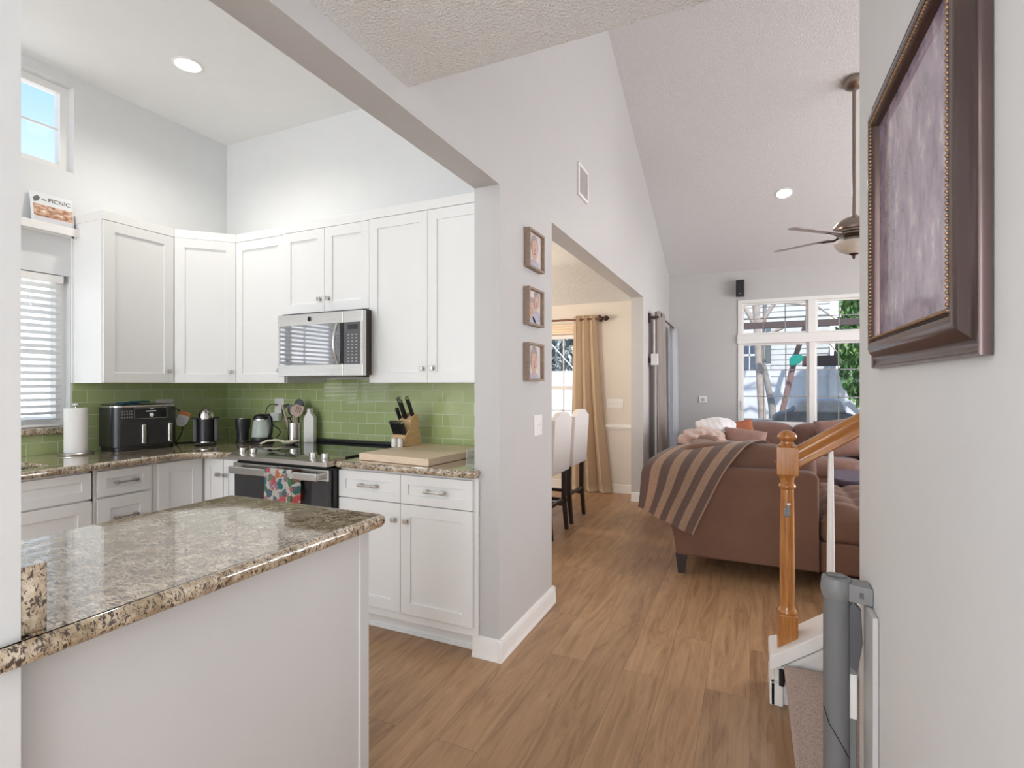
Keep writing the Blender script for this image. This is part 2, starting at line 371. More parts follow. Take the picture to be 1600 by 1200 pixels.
    def build(s, name, m, parent=None, smooth=None, sub=0, angle=40):
        me = bpy.data.meshes.new(name)
        vs = s.bm.verts
        mn = Vector((min(v.co[i] for v in vs) for i in range(3))); mxx = Vector((max(v.co[i] for v in vs) for i in range(3)))
        o0 = Vector(((mn.x + mxx.x) / 2, (mn.y + mxx.y) / 2, mn.z))
        for v in vs: v.co -= o0
        for f in s.bm.faces: f.smooth = True
        s.bm.to_mesh(me); s.bm.free()
        me.materials.append(M[m] if isinstance(m, str) else m)
        me.set_sharp_from_angle(angle=math.radians(angle))
        o = bpy.data.objects.new(name, me); C.objects.link(o)
        if sub:
            md = o.modifiers.new('sub', 'SUBSURF'); md.levels = sub; md.render_levels = sub
        elif angle < 100:
            md = o.modifiers.new('normals', 'WEIGHTED_NORMAL'); md.keep_sharp = True; md.weight = 100
        if parent is None: o.location = o0
        else:
            o.parent = parent; w = Vector(parent.location); p = parent.parent
            while p: w += p.location; p = p.parent
            o.location = o0 - w
        return o
def tag(o, label=None, cat=None, group=None, kind=None):
    if label: o['label'] = label
    if cat: o['category'] = cat
    if group: o['group'] = group
    if kind: o['kind'] = kind
    return o
def thing(name, loc, label, cat, group=None):
    o = bpy.data.objects.new(name, None); o.empty_display_size = .1; C.objects.link(o); o.location = loc
    return tag(o, label, cat, group)
def struct(name, mb, m, **k): return tag(mb.build(name, m, **k), kind='structure')
def copy_tree(o, parent=None):
    c = o.copy(); C.objects.link(c)
    if parent is not None: c.parent = parent
    for ch in list(o.children): copy_tree(ch, c)
    return c
def text(name, body, size, loc, rot, m, parent, extrude=.0006, bold=0):
    cu = bpy.data.curves.new(name, 'FONT'); cu.body = body; cu.size = size; cu.extrude = extrude; cu.align_x = 'CENTER'; cu.offset = bold
    tmp = bpy.data.objects.new('tmp', cu); C.objects.link(tmp)
    bpy.context.view_layer.update()
    me = bpy.data.meshes.new_from_object(tmp.evaluated_get(bpy.context.evaluated_depsgraph_get()))
    bpy.data.objects.remove(tmp)
    R = rot.to_matrix().to_4x4() if hasattr(rot, 'to_matrix') else rot
    me.transform(Matrix.Translation(loc) @ R)
    mb = MB(); mb.bm.from_mesh(me); bpy.data.meshes.remove(me)
    return mb.build(name, m, parent)
def facing(normal, up=(0, 0, 1)):
    """matrix whose local x runs to the reader's right, y up, z out along normal"""
    z = Vector(normal).normalized(); x = Vector(up).cross(z).normalized(); y = z.cross(x)
    return Matrix((x, y, z)).transposed().to_4x4()
# ================= STRUCTURE =================
XW0, XW1 = -1.27, -1.13          # central wall
YK, XK = 2.95, -3.94             # kitchen range wall and window wall
CT = .94                         # counter height
def vz(y): return 3.055 - .38 * (y - 8.2)
YF = 8.3
struct('floor', MB().box(-4.8, 4.8, -2.4, 8.45, -.12, 0), 'floor')
# central wall with the kitchen opening, the dining opening and the patio door opening
mb = MB()
mb.prism([(2.325, 0), (3.075, 0), (3.075, vz(3.075)), (2.325, vz(2.325))], 'x', XW0, XW1)
mb.prism([(3.075, 2.385), (6.15, 2.385), (6.15, vz(6.15)), (3.075, vz(3.075))], 'x', XW0, XW1)
mb.prism([(6.15, 0), (6.95, 0), (6.95, vz(6.95)), (6.15, vz(6.15))], 'x', XW0, XW1)
mb.prism([(6.95, 2.13), (8.02, 2.13), (8.02, vz(8.02)), (6.95, vz(6.95))], 'x', XW0, XW1)
mb.prism([(8.02, 0), (YF, 0), (YF, vz(YF)), (8.02, vz(8.02))], 'x', XW0, XW1)
mb.prism([(1.50, 2.362), (2.325, 2.362), (2.325, vz(2.325)), (1.50, vz(1.50))], 'x', XW0, XW1)
mb.box(XW0, XW1, -2.3, 1.50, 2.362, 3.4)
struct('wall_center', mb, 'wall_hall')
struct('wall_left', MB().box(-1.86, XW1, .33, .461, 0, 2.37).box(XW0, XW1, -2.3, .34, 0, 2.37), 'wall')
struct('ceiling_hall', MB().box(XW1 - .002, .292, -2.3, 1.565, 2.447, 2.60), 'popcorn')
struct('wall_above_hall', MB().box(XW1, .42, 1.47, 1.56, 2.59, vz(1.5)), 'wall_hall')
struct('wall_right', MB().box(.29, .42, -2.3, 1.80, 0, 5.55), 'wall')
struct('wall_stair', MB().box(.42, 4.6, 1.68, 1.80, 0, 5.55), 'wall')
struct('ceiling_vault', MB().prism([(1.45, vz(1.45)), (YF + .15, vz(YF + .15)), (YF + .15, vz(YF + .15) + .15), (1.45, vz(1.45) + .15)], 'x', XW0, 4.75), 'popcorn_vault')
# far living wall with window hole
wx0, wx1, wz0, wz1 = -.16, 1.72, .76, 2.59
mb = MB().box(XW0, wx0, YF, YF + .15, 0, 3.1).box(wx1, 4.75, YF, YF + .15, 0, 3.1).box(wx0, wx1, YF, YF + .15, 0, wz0).box(wx0, wx1, YF, YF + .15, wz1, 3.1)
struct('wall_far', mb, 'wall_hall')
struct('wall_living_side', MB().box(4.6, 4.75, 1.68, YF + .15, 0, 5.6), 'wall')
# kitchen shell
hz0, hz1, hy0, hy1 = 2.72, 3.27, .62, 1.875   # high window
lz0, lz1, ly0, ly1 = 1.105, 2.055, .62, 1.852   # low window
def wall_holes_x(x0, x1, ya, yb, za, zb, holes):
    mb = MB(); ys = sorted({ya, yb, *[h[0] for h in holes], *[h[1] for h in holes]})
    for a, b in zip(ys, ys[1:]):
        cuts = sorted([(h[2], h[3]) for h in holes if h[0] <= a and h[1] >= b]); z = za
        for c, d in cuts: mb.box(x0, x1, a, b, z, c); z = d
        mb.box(x0, x1, a, b, z, zb)
    return mb
def wall_holes_y(y0, y1, xa, xb, za, zb, holes):
    mb = MB(); xs = sorted({xa, xb, *[h[0] for h in holes], *[h[1] for h in holes]})
    for a, b in zip(xs, xs[1:]):
        cuts = sorted([(h[2], h[3]) for h in holes if h[0] <= a and h[1] >= b]); z = za
        for c, d in cuts: mb.box(a, b, y0, y1, z, c); z = d
        mb.box(a, b, y0, y1, z, zb)
    return mb
struct('wall_kitchen_window', wall_holes_x(XK - .16, XK, -2.3, YK, 0, 3.45, [(hy0, hy1, hz0, hz1), (ly0, ly1, lz0, lz1)]), 'wall')
struct('wall_range', MB().box(XK - .16, XW0, YK, YK + .12, 0, 3.45), 'wall')
struct('ceiling_kitchen', MB().box(XK - .16, XW0 + .03, -2.3, YK + .12, 3.345, 3.46), 'ceiling_smooth')
# backs of the rooms behind the camera, with unglazed openings added to let light in
struct('wall_back_kitchen', wall_holes_y(-2.42, -2.3, XK - .16, XW1, 0, 3.46, [(-3.7, -1.6, .5, 3.1)]), 'wall')
struct('wall_back_hall', wall_holes_y(-2.42, -2.3, XW1, .42, 0, 2.6, [(-1.0, .15, .3, 2.3)]), 'wall')
# dining room shell
DY = 6.55
struct('wall_dining_window', wall_holes_y(DY, DY + .15, -4.75, XW0, 0, 2.9, [(-3.7, -2.02, .62, 2.02)]), 'wall_dining')
struct('wall_dining_side', MB().box(-4.75, -4.6, YK + .12, DY, 0, 2.9), 'wall_dining')
mb = MB(); b = bmesh.new()
R0 = [(XW0, YK + .12), (-4.6, YK + .12), (-4.6, DY), (XW0, DY)]; R1 = [(-1.66, 3.5), (-3.9, 3.5), (-3.9, 5.80), (-1.66, 5.80)]
v0 = [b.verts.new((x, y, 2.413)) for x, y in R0]; v1 = [b.verts.new((x, y, 2.76)) for x, y in R1]
b.faces.new(v1)
for i in range(4): b.faces.new((v0[i], v0[(i + 1) % 4], v1[(i + 1) % 4], v1[i]))
bmesh.ops.recalc_face_normals(b, faces=b.faces); mb.add(b)
mb.box(-4.75, XW0, YK + .12, DY + .15, 2.80, 2.88)
tc_ = struct('ceiling_dining', mb, 'popcorn')
# backsplash tile sheets
struct('trim_backsplash_range', MB().box(XK + .006, XW0 - .001, YK - .006, YK - .0005, CT, 1.405), 'tile_back')
struct('trim_backsplash_window', wall_holes_x(XK + .0005, XK + .006, .3, YK - .006, CT, 1.378, [(.3, 1.862, 1.062, 1.378)]), 'tile_side')
# baseboards: a stepped profile
def base_prof(mb, axis, a, b, face, sgn):
    prof = [(0, 0), (.022, 0), (.020, .018), (.014, .028), (.014, .072), (.010, .078), (.010, .096), (.004, .105), (0, .105)]
    if axis == 'y': mb.prism([(face + sgn * p, z) for p, z in prof], 'y', a, b)   # runs along y
    else: mb.prism([(face + sgn * p, z) for p, z in prof], 'x', a, b)             # runs along x
    return mb
mb = MB(); base_prof(mb, 'y', 2.303, 3.095, XW1, 1); base_prof(mb, 'x', -1.275, XW1 + .022, 2.325, -1); base_prof(mb, 'x', XW0, XW1 + .022, 3.075, 1)
struct('baseboard_center', mb, 'trim')
mb = MB(); base_prof(mb, 'y', 6.128, 6.92, XW1, 1); base_prof(mb, 'x', XW0, XW1 + .022, 6.15, -1)
struct('baseboard_patio', mb, 'trim')
mb = MB(); base_prof(mb, 'x', -4.6, XW0, DY, -1); struct('baseboard_dining', mb, 'trim')
mb = MB(); base_prof(mb, 'x', XW1, 4.6, YF, -1); struct('baseboard_far', mb, 'trim')
mb = MB(); base_prof(mb, 'y', -2.3, 1.80, .29, -1); struct('baseboard_right', mb, 'trim')
# chair rail
mb = MB().prism([(DY, .80), (DY - .012, .80), (DY - .012, .815), (DY - .024, .822), (DY - .024, .834), (DY - .014, .84), (DY - .014, .86), (DY, .865)], 'x', -1.95, XW0)
struct('trim_chair_rail', mb, 'trim')
# windows -------------------------------------------------
def rect_frame(mb, x0, x1, z0, z1, w, y0, y1, bev=.004):
    mb.box(x0, x1, y0, y1, z0, z0 + w, bev); mb.box(x0, x1, y0, y1, z1 - w, z1, bev)
    mb.box(x0 + .0007, x0 + w, y0 + .0007, y1 - .0007, z0 + w * .4, z1 - w * .4, 0); mb.box(x1 - w, x1 - .0007, y0 + .0007, y1 - .0007, z0 + w * .4, z1 - w * .4, 0); return mb
w = thing('window_1', ((wx0 + wx1) / 2, YF, wz0), 'wide white framed living room window with gridded panes above the brown sofa', 'window'); w['kind'] = 'structure'
del w['category']
fr = MB(); rect_frame(fr, wx0, wx1, wz0, wz1, .05, YF - .015, YF + .10)
fr.box(wx0 - .01, wx1 + .01, YF - .03, YF + .12, 1.955, 2.085, .006)          # thick rail between the lights
fr.box(.735, .825, YF - .012, YF + .10, 2.08, wz1 - .04, .004); fr.box(.745, .815, YF - .012, YF + .10, wz0, 1.96, .004)
fr.build('window_frame', 'trim', w)
for (a, b_, c, d, nx, nz) in ((wx0 + .05, .735, 2.085, wz1 - .05, 3, 2), (.825, wx1 - .05, 2.085, wz1 - .05, 3, 2), (wx0 + .05, .745, wz0 + .05, 1.955, 3, 3), (.815, wx1 - .05, wz0 + .05, 1.955, 3, 3)):
    g = MB(); rect_frame(g, a, b_, c, d, .028, YF + .02, YF + .06, .003)
    sash = g.build('sash', 'trim', w)
    g = MB()
    for i in range(1, nx): g.box(a + (b_ - a) * i / nx - .007, a + (b_ - a) * i / nx + .007, YF + .034, YF + .048, c + .02, d - .02)
    for i in range(1, nz): g.box(a + .02, b_ - .02, YF + .034, YF + .048, c + (d - c) * i / nz - .007, c + (d - c) * i / nz + .007)
    g.build('muntin', mat('grey_muntin', (.30, .31, .32), .4) if 'muntin' not in M else M['muntin'], sash)
    MB().box(a + .01, b_ - .01, YF + .040, YF + .043, c + .01, d - .01).build('pane', 'glasspane', sash)
MB().box(-.118, -.10, YF - .01, YF + .015, .95, 1.17, .006).box(-.122, -.096, YF - .03, YF - .012, .99, 1.13, .008).build('window_latch', 'white', w)
# kitchen windows
def kwin(name, y0, y1, z0, z1, label, mull):
    w = thing(name, (XK, (y0 + y1) / 2, z0), label, None); w['kind'] = 'structure'
    g = MB(); x0, x1 = XK - .12, XK - .055; t = .05
    g.box(x0, x1, y0, y1, z0, z0 + t, .004).box(x0, x1, y0, y1, z1 - t, z1, .004).box(x0 + .0007, x1 - .0007, y0 + .0007, y0 + t, z0 + .02, z1 - .02).box(x0 + .0007, x1 - .0007, y1 - t, y1 - .0007, z0 + .02, z1 - .02)
    for yy in mull: g.box(x0 + .015, x1, yy - .02, yy + .02, z0, z1, .004)
    g.build('window_frame', 'trim', w)
    g = MB(); n = 3
    for i in range(1, n): g.box(x0 + .03, x0 + .04, y0 + (y1 - y0) * i / n - .006, y0 + (y1 - y0) * i / n + .006, z0, z1)
    g.box(x0 + .03, x0 + .04, y0, y1, (z0 + z1) / 2 - .006, (z0 + z1) / 2 + .006)
    g.build('muntin', 'trim', w)
    MB().box(x0 + .034, x0 + .037, y0 + .02, y1 - .02, z0 + .02, z1 - .02).build('pane', 'glasspane', w)
    return w
kwin('window_2', hy0, hy1, hz0, hz1, 'small high white framed kitchen window showing blue sky', [])
w3 = kwin('window_3', ly0, ly1, lz0, lz1, 'kitchen window behind white slatted blinds above the sink', [(ly0 + ly1) / 2])
MB().box(XK - .16, XK + .035, .3, ly1 + .01, 1.062, 1.104, .012, 3).build('window_sill', 'granite', w3)
# blinds
bl = thing('window_blind', (XK - .03, (ly0 + ly1) / 2, lz0), 'white horizontal slatted blind hanging in the kitchen sink window', 'blind')
MB().box(XK - .052, XK - .004, ly0 + .012, ly1 - .03, lz1 - .05, lz1 - .004, .003).build('headrail', 'trim', bl)
g = MB(); z = lz1 - .075; k = 0
while z > lz0 + .03:
    g.box(-.024, .024, ly0 + .02, ly1 - .04, -.0015, .0015, 0, mx=Matrix.Translation((XK - .028, 0, z)) @ Matrix.Rotation(math.radians(-20), 4, 'Y')); z -= .0415; k += 1
g.build('slats', 'blind', bl)
MB().box(XK - .050, XK - .006, ly0 + .02, ly1 - .04, lz0 + .004, lz0 + .02, .003).build('bottom_rail', 'trim', bl)
g = MB()
for yy in (ly0 + .2, (ly0 + ly1) / 2, ly1 - .22): g.cyl((XK - .004, yy, lz0 + .02), (XK - .004, yy, lz1 - .05), .0009, seg=6)
g.cyl((XK + .002, ly1 - .20, lz1 - .05), (XK + .002, ly1 - .20, lz1 - .20), .0012, seg=6)
g.lathe((XK + .002, ly1 - .20, lz1 - .215), [(.001, .018), (.006, .010), (.007, 0)], 10).build('pull_cord', 'rope', bl)
# dining window
w = thing('window_4', (-2.86, DY, .62), 'white dining room window beside the cream curtain', None); w['kind'] = 'structure'
g = MB(); rect_frame(g, -3.7, -2.02, .62, 2.02, .05, DY + .03, DY + .10)
g.box(-3.7, -2.02, DY + .03, DY + .09, 1.30, 1.345, .004); g.build('window_frame', 'trim', w)
g = MB()
for xx in (-3.28, -2.86, -2.26): g.box(xx - .006, xx + .006, DY + .05, DY + .06, .65, 2.0)
for zz in (1.02,): g.box(-3.7, -2.02, DY + .05, DY + .06, zz - .006, zz + .006)
g.build('muntin', 'trim', w)
MB().box(-3.68, -2.04, DY + .062, DY + .065, .64, 2.0).build('pane', 'glasspane', w)
b5 = thing('roman_shade', (-2.86, DY - .01, 1.98), 'cream folded fabric shade bunched at the top of the dining window', 'shade')
g = MB()
for i, zz in enumerate((2.02, 2.055, 2.09, 2.125)): g.box(-3.72, -2.0, DY - .045 + i * .006, DY - .005, zz, zz + .036, .012, 3)
g.build('shade_fold', 'curtain_cream', b5)
# patio door
d = thing('door_1', (-1.2, 7.48, 0), 'tall glazed white patio door between the two curtain panels', None); d['kind'] = 'structure'
g = MB()
for (a, b_) in ((6.95, 7.50), (7.47, 8.02)):
    g.box(-1.22, -1.17, a, a + .07, 0, 2.13).box(-1.22, -1.17, b_ - .07, b_, 0, 2.13).box(-1.218, -1.172, a + .07, b_ - .07, 0, .10).box(-1.218, -1.172, a + .07, b_ - .07, 2.05, 2.13)
g.build('door_frame', 'trim', d)
MB().box(-1.2, -1.197, 6.98, 8.0, .05, 2.1).build('pane', 'glasspane', d)

# ================= KITCHEN CABINETS =================
def shaker(mb, w, h, t=.02, stile=.062, rec=.008):
    """door in local x (0..w), z (0..h), front at y=-t, back at y=0"""
    s = min(stile, w * .3, h * .32)
    mb.box(0, s, -t, 0, 0, h, .0018).box(w - s, w, -t, 0, 0, h, .0018).box(s - .001, w - s + .001, -t, 0, 0, s, .0018).box(s - .001, w - s + .001, -t, 0, h - s, h, .0018)
    mb.box(s - .002, w - s + .002, -t + rec, 0, s - .002, h - s + .002)
    return mb
def knob_mb(at, n):
    """small square nickel knob at world point with outward normal n"""
    mb = MB(); n = Vector(n); a = Vector(at)
    mb.cyl(a, a + n * .016, .005, .006, seg=10)
    R = facing(n); b = MB(); mb.box(-.0125, .0125, -.0125, .0125, .014, .026, .003, 2, mx=Matrix.Translation(a) @ R)
    return mb
def pull_mb(c, n, L=.10):
    mb = MB(); n = Vector(n); R = Matrix.Translation(c) @ facing(n)
    for s in (-1, 1): mb.box(s * L / 2 - .012, s * L / 2 + .012, -.009, .009, 0, .028, .003, mx=R)
    mb.box(-L / 2, L / 2, -.0045, .0045, .017, .027, .003, mx=R)
    return mb
def front(parent, kind, origin, direction, w, z0, z1, hw=None, handle='knob'):
    """kind door/drawer; origin = (x,y) of the left edge seen from the front; direction = unit vector along width"""
    dx, dy = direction; n = Vector((dy, -dx, 0))
    ang = math.atan2(dy, dx)
    mb = shaker(MB(), w, z1 - z0)
    T = Matrix.Translation((origin[0], origin[1], z0)) @ Matrix.Rotation(ang, 4, 'Z')
    bmesh.ops.transform(mb.bm, matrix=T, verts=mb.bm.verts)
    o = mb.build(kind, 'cab', parent)
    if hw:
        p = Vector((origin[0] + dx * hw[0], origin[1] + dy * hw[0], hw[1])) + n * .0205
        (knob_mb(p, n) if handle == 'knob' else pull_mb(p + n * -.002, n)).build('knob' if handle == 'knob' else 'handle', 'nickel', o)
    return o
# upper cabinets
UZ0, UZ1, UC = 1.378, 2.385, 2.44
def carcass(parent, mb): return mb.build('cabinet_body', 'cab', parent)
def crown_line(mb, x0, x1, y0, y1): mb.box(x0, x1, y0, y1, UZ1 - .002, UC, .002)
t = thing('wall_cabinet', (-3.77, 2.07, UZ0), 'white shaker wall cabinet beside the kitchen window, above the air fryer', 'cabinet')
mb = MB().box(XK + .001, -3.62, 1.865, 2.298, UZ0, UZ1).box(XK + .001, -3.604, 1.862, 2.298, UZ1 - .001, UC, .002); mb.box(XK + .001, XK + .02, 1.855, 1.866, UZ0, UC); carcass(t, mb)
front(t, 'door', (-3.62, 1.868), (0, 1), .425, UZ0 + .003, UZ1 - .006, (.39, 1.46))
t = thing('corner_wall_cabinet', (-3.64, 2.64, UZ0), 'white shaker cabinet set diagonally across the kitchen corner', 'cabinet')
dl = Vector((-3.345 + 3.62, 2.59 - 2.302, 0)); dL = dl.length; dl.normalize(); nn = Vector((dl.y, -dl.x, 0))
o1, o2 = Vector((-3.62, 2.302, 0)), Vector((-3.345, 2.59, 0))
mb = MB().prism([(XK + .001, 2.302), (o1.x, o1.y), (o2.x, o2.y), (o2.x, YK - .007), (XK + .001, YK - .007)], 'z', UZ0, UZ1)
mb.prism([(XK + .001, 2.302), (o1.x + .015, o1.y - .0), (o2.x + .0, o2.y - .016), (o2.x, YK - .007), (XK + .001, YK - .007)], 'z', UZ1 - .001, UC); carcass(t, mb)
front(t, 'door', (o1.x + dl.x * .012, o1.y + dl.y * .012), (dl.x, dl.y), dL - .024, UZ0 + .003, UZ1 - .006, (dL - .06, 1.46))
YU = 2.59
def upper(name, label, x0, x1, z0, doors, yf=YU):
    t = thing(name, ((x0 + x1) / 2, 2.76, z0), label, 'cabinet')
    mb = MB().box(x0, x1, yf, YK - .007, z0, UZ1).box(x0, x1, yf - .016, YK - .007, UZ1 - .001, UC, .002); carcass(t, mb)
    n = len(doors); w = (x1 - x0 - .006) / n
    for i, side in enumerate(doors):
        a = x0 + .003 + i * w
        kx = w - .035 if side == 'r' else .035
        front(t, 'door', (a + .0012, yf), (1, 0), w - .0024, z0 + .003, UZ1 - .006, (kx, z0 + .085))
    return t
upper('wall_cabinet', 'narrow single door white wall cabinet left of the microwave, above the kettle', -3.343, -2.862, UZ0, ['r'])
upper('wall_cabinet', 'short two door white cabinet directly above the microwave', -2.86, -2.130, 1.835, ['r', 'l'], 2.575)
upper('wall_cabinet', 'tall two door white wall cabinet right of the microwave', -2.128, XW0 - .001, UZ0, ['r', 'l'], 2.565)
# base cabinets, window side
XB = -3.285
t = thing('sink_base_cabinet', (-3.6, 1.1, 0), 'white base cabinet under the sink with false drawer front and doors', 'cabinet')
carcass(t, MB().box(XK + .001, XB, .5, 1.648, .10, .72).box(XB - .03, XB, .5, 1.648, .72, CT - .04).box(XK + .06, XB - .07, .5, 1.648, 0, .101).box(XK + .001, XB, 1.63, 1.648, .72, CT - .04))
front(t, 'drawer', (XB, .82), (0, 1), .815, .745, .888)
front(t, 'drawer', (XB, .505), (0, 1), .31, .745, .888)
front(t, 'door', (XB, 1.07), (0, 1), .565, .13, .735, (.06, .68)); front(t, 'door', (XB, .505), (0, 1), .56, .13, .735, (.5, .68))
t = thing('drawer_base_cabinet', (-3.6, 1.81, 0), 'narrow white base cabinet with a stack of drawers below the paper towels', 'cabinet')
carcass(t, MB().box(XK + .001, XB, 1.65, 1.963, .10, CT - .04).box(XK + .06, XB - .07, 1.65, 1.963, 0, .101))
for a, b_ in ((.745, .888), (.44, .735), (.13, .43)):
    front(t, 'drawer', (XB, 1.664), (0, 1), .283, a, b_, (.1415, (a + b_) / 2 + (.0 if a > .7 else .03)), 'pull')
t = thing('corner_base_cabinet', (-3.4, 2.2, 0), 'white base cabinet in the kitchen corner with folding shaker doors', 'cabinet')
carcass(t, MB().prism([(XK + .001, 1.965), (XB, 1.965), (XB, 2.30), (-2.935, 2.30), (-2.935, YK - .007), (XK + .001, YK - .007)], 'z', .10, CT - .04).box(XK + .06, XB - .07, 1.965, 2.6, 0, .101).box(XB - .3, -2.935, 2.37, YK - .05, 0, .101))
front(t, 'door', (XB, 1.99), (0, 1), .275, .13, .888)
front(t, 'door', (XB + .0225, 2.30), (1, 0), .175, .13, .888, (.145, .79)); front(t, 'door', (XB + .207, 2.30), (1, 0), .138, .13, .888, (.028, .79))
# base cabinet right of range
YB = 2.31
t = thing('double_base_cabinet', (-1.69, 2.62, 0), 'white base cabinet with two drawers over two doors, right of the range', 'cabinet')
carcass(t, MB().box(-2.13, XW0 + .03, YB, 2.324, .10, CT - .04).box(-2.13, XW0 - .001, 2.32, YK - .007, .10, CT - .04))
for i, (a, b_) in enumerate(((-2.128, -1.704), (-1.700, -1.262))):
    w_ = b_ - a
    front(t, 'drawer', (a, YB), (1, 0), w_, .735, .886, (w_ / 2, .812), 'pull')
    front(t, 'door', (a, YB), (1, 0), w_, .148, .730, (w_ - .035 if i == 0 else .04, .645))
MB().box(-2.13, XW0 - .001, 2.375, 2.41, 0, .101).box(-2.13, XW0 - .001, 2.362, 2.376, 0, .018, .004).build('toe_kick', 'cab', t)
# countertops with rounded edges
def round_counter(mb, outline, z0, z1): mb.prism(outline, 'z', z0, z1, bev=.0175, seg=4)
t = thing('countertop', (-3.6, 2.0, CT - .04), 'speckled brown granite worktop running from the sink round the kitchen corner', 'countertop')
hx0, hx1, hyy = -3.72, -3.36, 1.50        # sink cut-out
mb = MB()
mb.prism([(XK + .002, hyy), (hx0, hyy - .06), (hx0 + .05, hyy - .012), (hx0 + .09, hyy), (hx1 - .05, hyy), (hx1 - .015, hyy - .015), (hx1, hyy - .06), (-3.235, hyy - .06), (-3.235, 2.06), (-3.225, 2.12), (-3.19, 2.18), (-3.13, 2.215), (-3.05, 2.235),
          (-2.93, 2.255), (-2.93, YK - .008), (XK + .002, YK - .008)][0:1] + [(XK + .002, .8), (hx0, .8), (hx0, hyy - .06), (hx0 + .018, hyy - .018), (hx0 + .06, hyy), (hx1 - .06, hyy), (hx1 - .018, hyy - .018), (hx1, hyy - .06), (hx1, .8), (-3.235, .8), (-3.235, 2.06), (-3.222, 2.12), (-3.19, 2.18), (-3.13, 2.22), (-3.05, 2.245), (-2.93, 2.255), (-2.93, YK - .008), (XK + .002, YK - .008)], 'z', CT - .04, CT, bev=.016, seg=3)
mb.build('worktop', 'granite', t)
s_ = MB(); s_.box(hx0 - .01, hx1 + .01, .8, hyy + .01, .735, .74).box(hx0 - .012, hx0 - .004, .8, hyy + .01, .735, CT - .041).box(hx1 + .004, hx1 + .012, .8, hyy + .01, .735, CT - .041).box(hx0, hx1, hyy + .004, hyy + .012, .735, CT - .041)
tag(s_.build('sink_basin', 'steel'), 'stainless undermount sink bowl in the granite worktop below the blinds', 'sink')
t = MB().prism([(-2.128, 2.262), (-1.262, 2.262), (-1.245, 2.266), (-1.236, 2.28), (-1.236, 2.3235), (-1.2715, 2.3235), (-1.2715, YK - .008), (-2.128, YK - .008)], 'z', CT - .04, CT, bev=.014, seg=3).build('countertop', 'granite')
tag(t, 'speckled granite worktop right of the range, under the wooden board', 'countertop')
# peninsula
t = thing('peninsula_cabinet', (-1.47, .93, 0), 'plain white panelled peninsula base under the granite top in the foreground', 'cabinet')
MB().box(-1.80, -1.165, .462, 1.375, 0, CT - .042).build('cabinet_body', 'cab', t)
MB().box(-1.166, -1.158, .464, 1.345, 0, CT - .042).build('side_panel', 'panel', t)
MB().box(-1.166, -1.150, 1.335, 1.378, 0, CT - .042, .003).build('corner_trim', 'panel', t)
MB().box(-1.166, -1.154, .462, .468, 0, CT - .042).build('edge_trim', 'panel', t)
tag(MB().prism([(-1.85, .4615), (-1.131, .4615), (-1.129, .418), (-1.125, .405), (-1.112, .400), (-1.10, .408), (-1.097, .42), (-1.097, 1.385), (-1.103, 1.402), (-1.118, 1.41), (-1.82, 1.41), (-1.845, 1.40), (-1.85, 1.38)], 'z', CT - .042, CT, bev=.0175, seg=4).build('countertop', 'granite'),
    'large speckled granite peninsula top in the foreground reflecting the window', 'countertop')
tag(MB().box(-1.82, -1.1305, .4615, .498, CT + .0005, CT + .118, .002).build('backsplash_block', 'granite'), 'short granite upstand on the peninsula against the left wall end', 'backsplash')
# ================= RANGE AND MICROWAVE =================
RX0, RX1, RY = -2.925, -2.135, 2.205
t = thing('range', (-2.53, 2.55, 0), 'stainless electric range with black glass cooktop and a floral towel on its handle', 'stove')
MB().box(RX0, RX1, RY + .055, YK - .03, .02, CT - .045, .003).build('body', 'black', t)
mb = MB().prism([(RY - .012, CT - .028), (RY - .012, CT - .004), (RY + .06, CT + .012), (RY + .14, CT + .012), (RY + .14, CT - .03), (RY + .02, CT - .03)], 'x', RX0 - .006, RX1 + .006, bev=.003)
mb.build('control_panel', 'steel', t)
ck = MB().box(RX0 - .004, RX1 + .004, RY + .14, YK - .012, CT + .002, CT + .011, .002).build('cooktop', 'black_gloss', t)
MB().box(RX0, RX1, YK - .06, YK - .012, CT + .010, CT + .032, .006, 3).build('rear_vent', 'black', t)
dk = MB().prism([(RY + .006, CT - .0005), (RY + .058, CT + .0122), (RY + .13, CT + .0125), (RY + .13, CT + .0105), (RY + .06, CT + .0105), (RY + .006, CT - .003)], 'x', -2.65, -2.41).build('display', 'black_gloss', t)
for x in (-2.868, -2.775, -2.285, -2.195):
    zz = CT + .004
    MB().lathe((x, RY + .05, zz), [(.027, 0), (.027, .004), (.023, .006), (.0225, .030), (.020, .034), (0, .034)], 20).build('knob', 'chrome', t)
dr = MB().box(RX0 + .012, RX1 - .012, RY + .025, RY + .058, .22, CT - .052, .004).build('oven_door', 'oven_glass', t)
MB().box(RX0 + .012, RX1 - .012, RY + .018, RY + .03, CT - .115, CT - .052, .003).build('door_top_band', 'steel', dr)
mb = MB().box(RX0 + .035, RX1 - .045, RY - .035, RY - .012, CT - .112, CT - .066, .009, 3)
for x in (RX0 + .05, RX1 - .06): mb.box(x - .012, x + .012, RY - .02, RY + .02, CT - .104, CT - .074, .003)
mb.build('handle', 'steel', dr)
MB().box(RX0 + .012, RX1 - .012, RY + .03, RY + .055, .03, .205, .004).build('warming_drawer', 'steel', t)
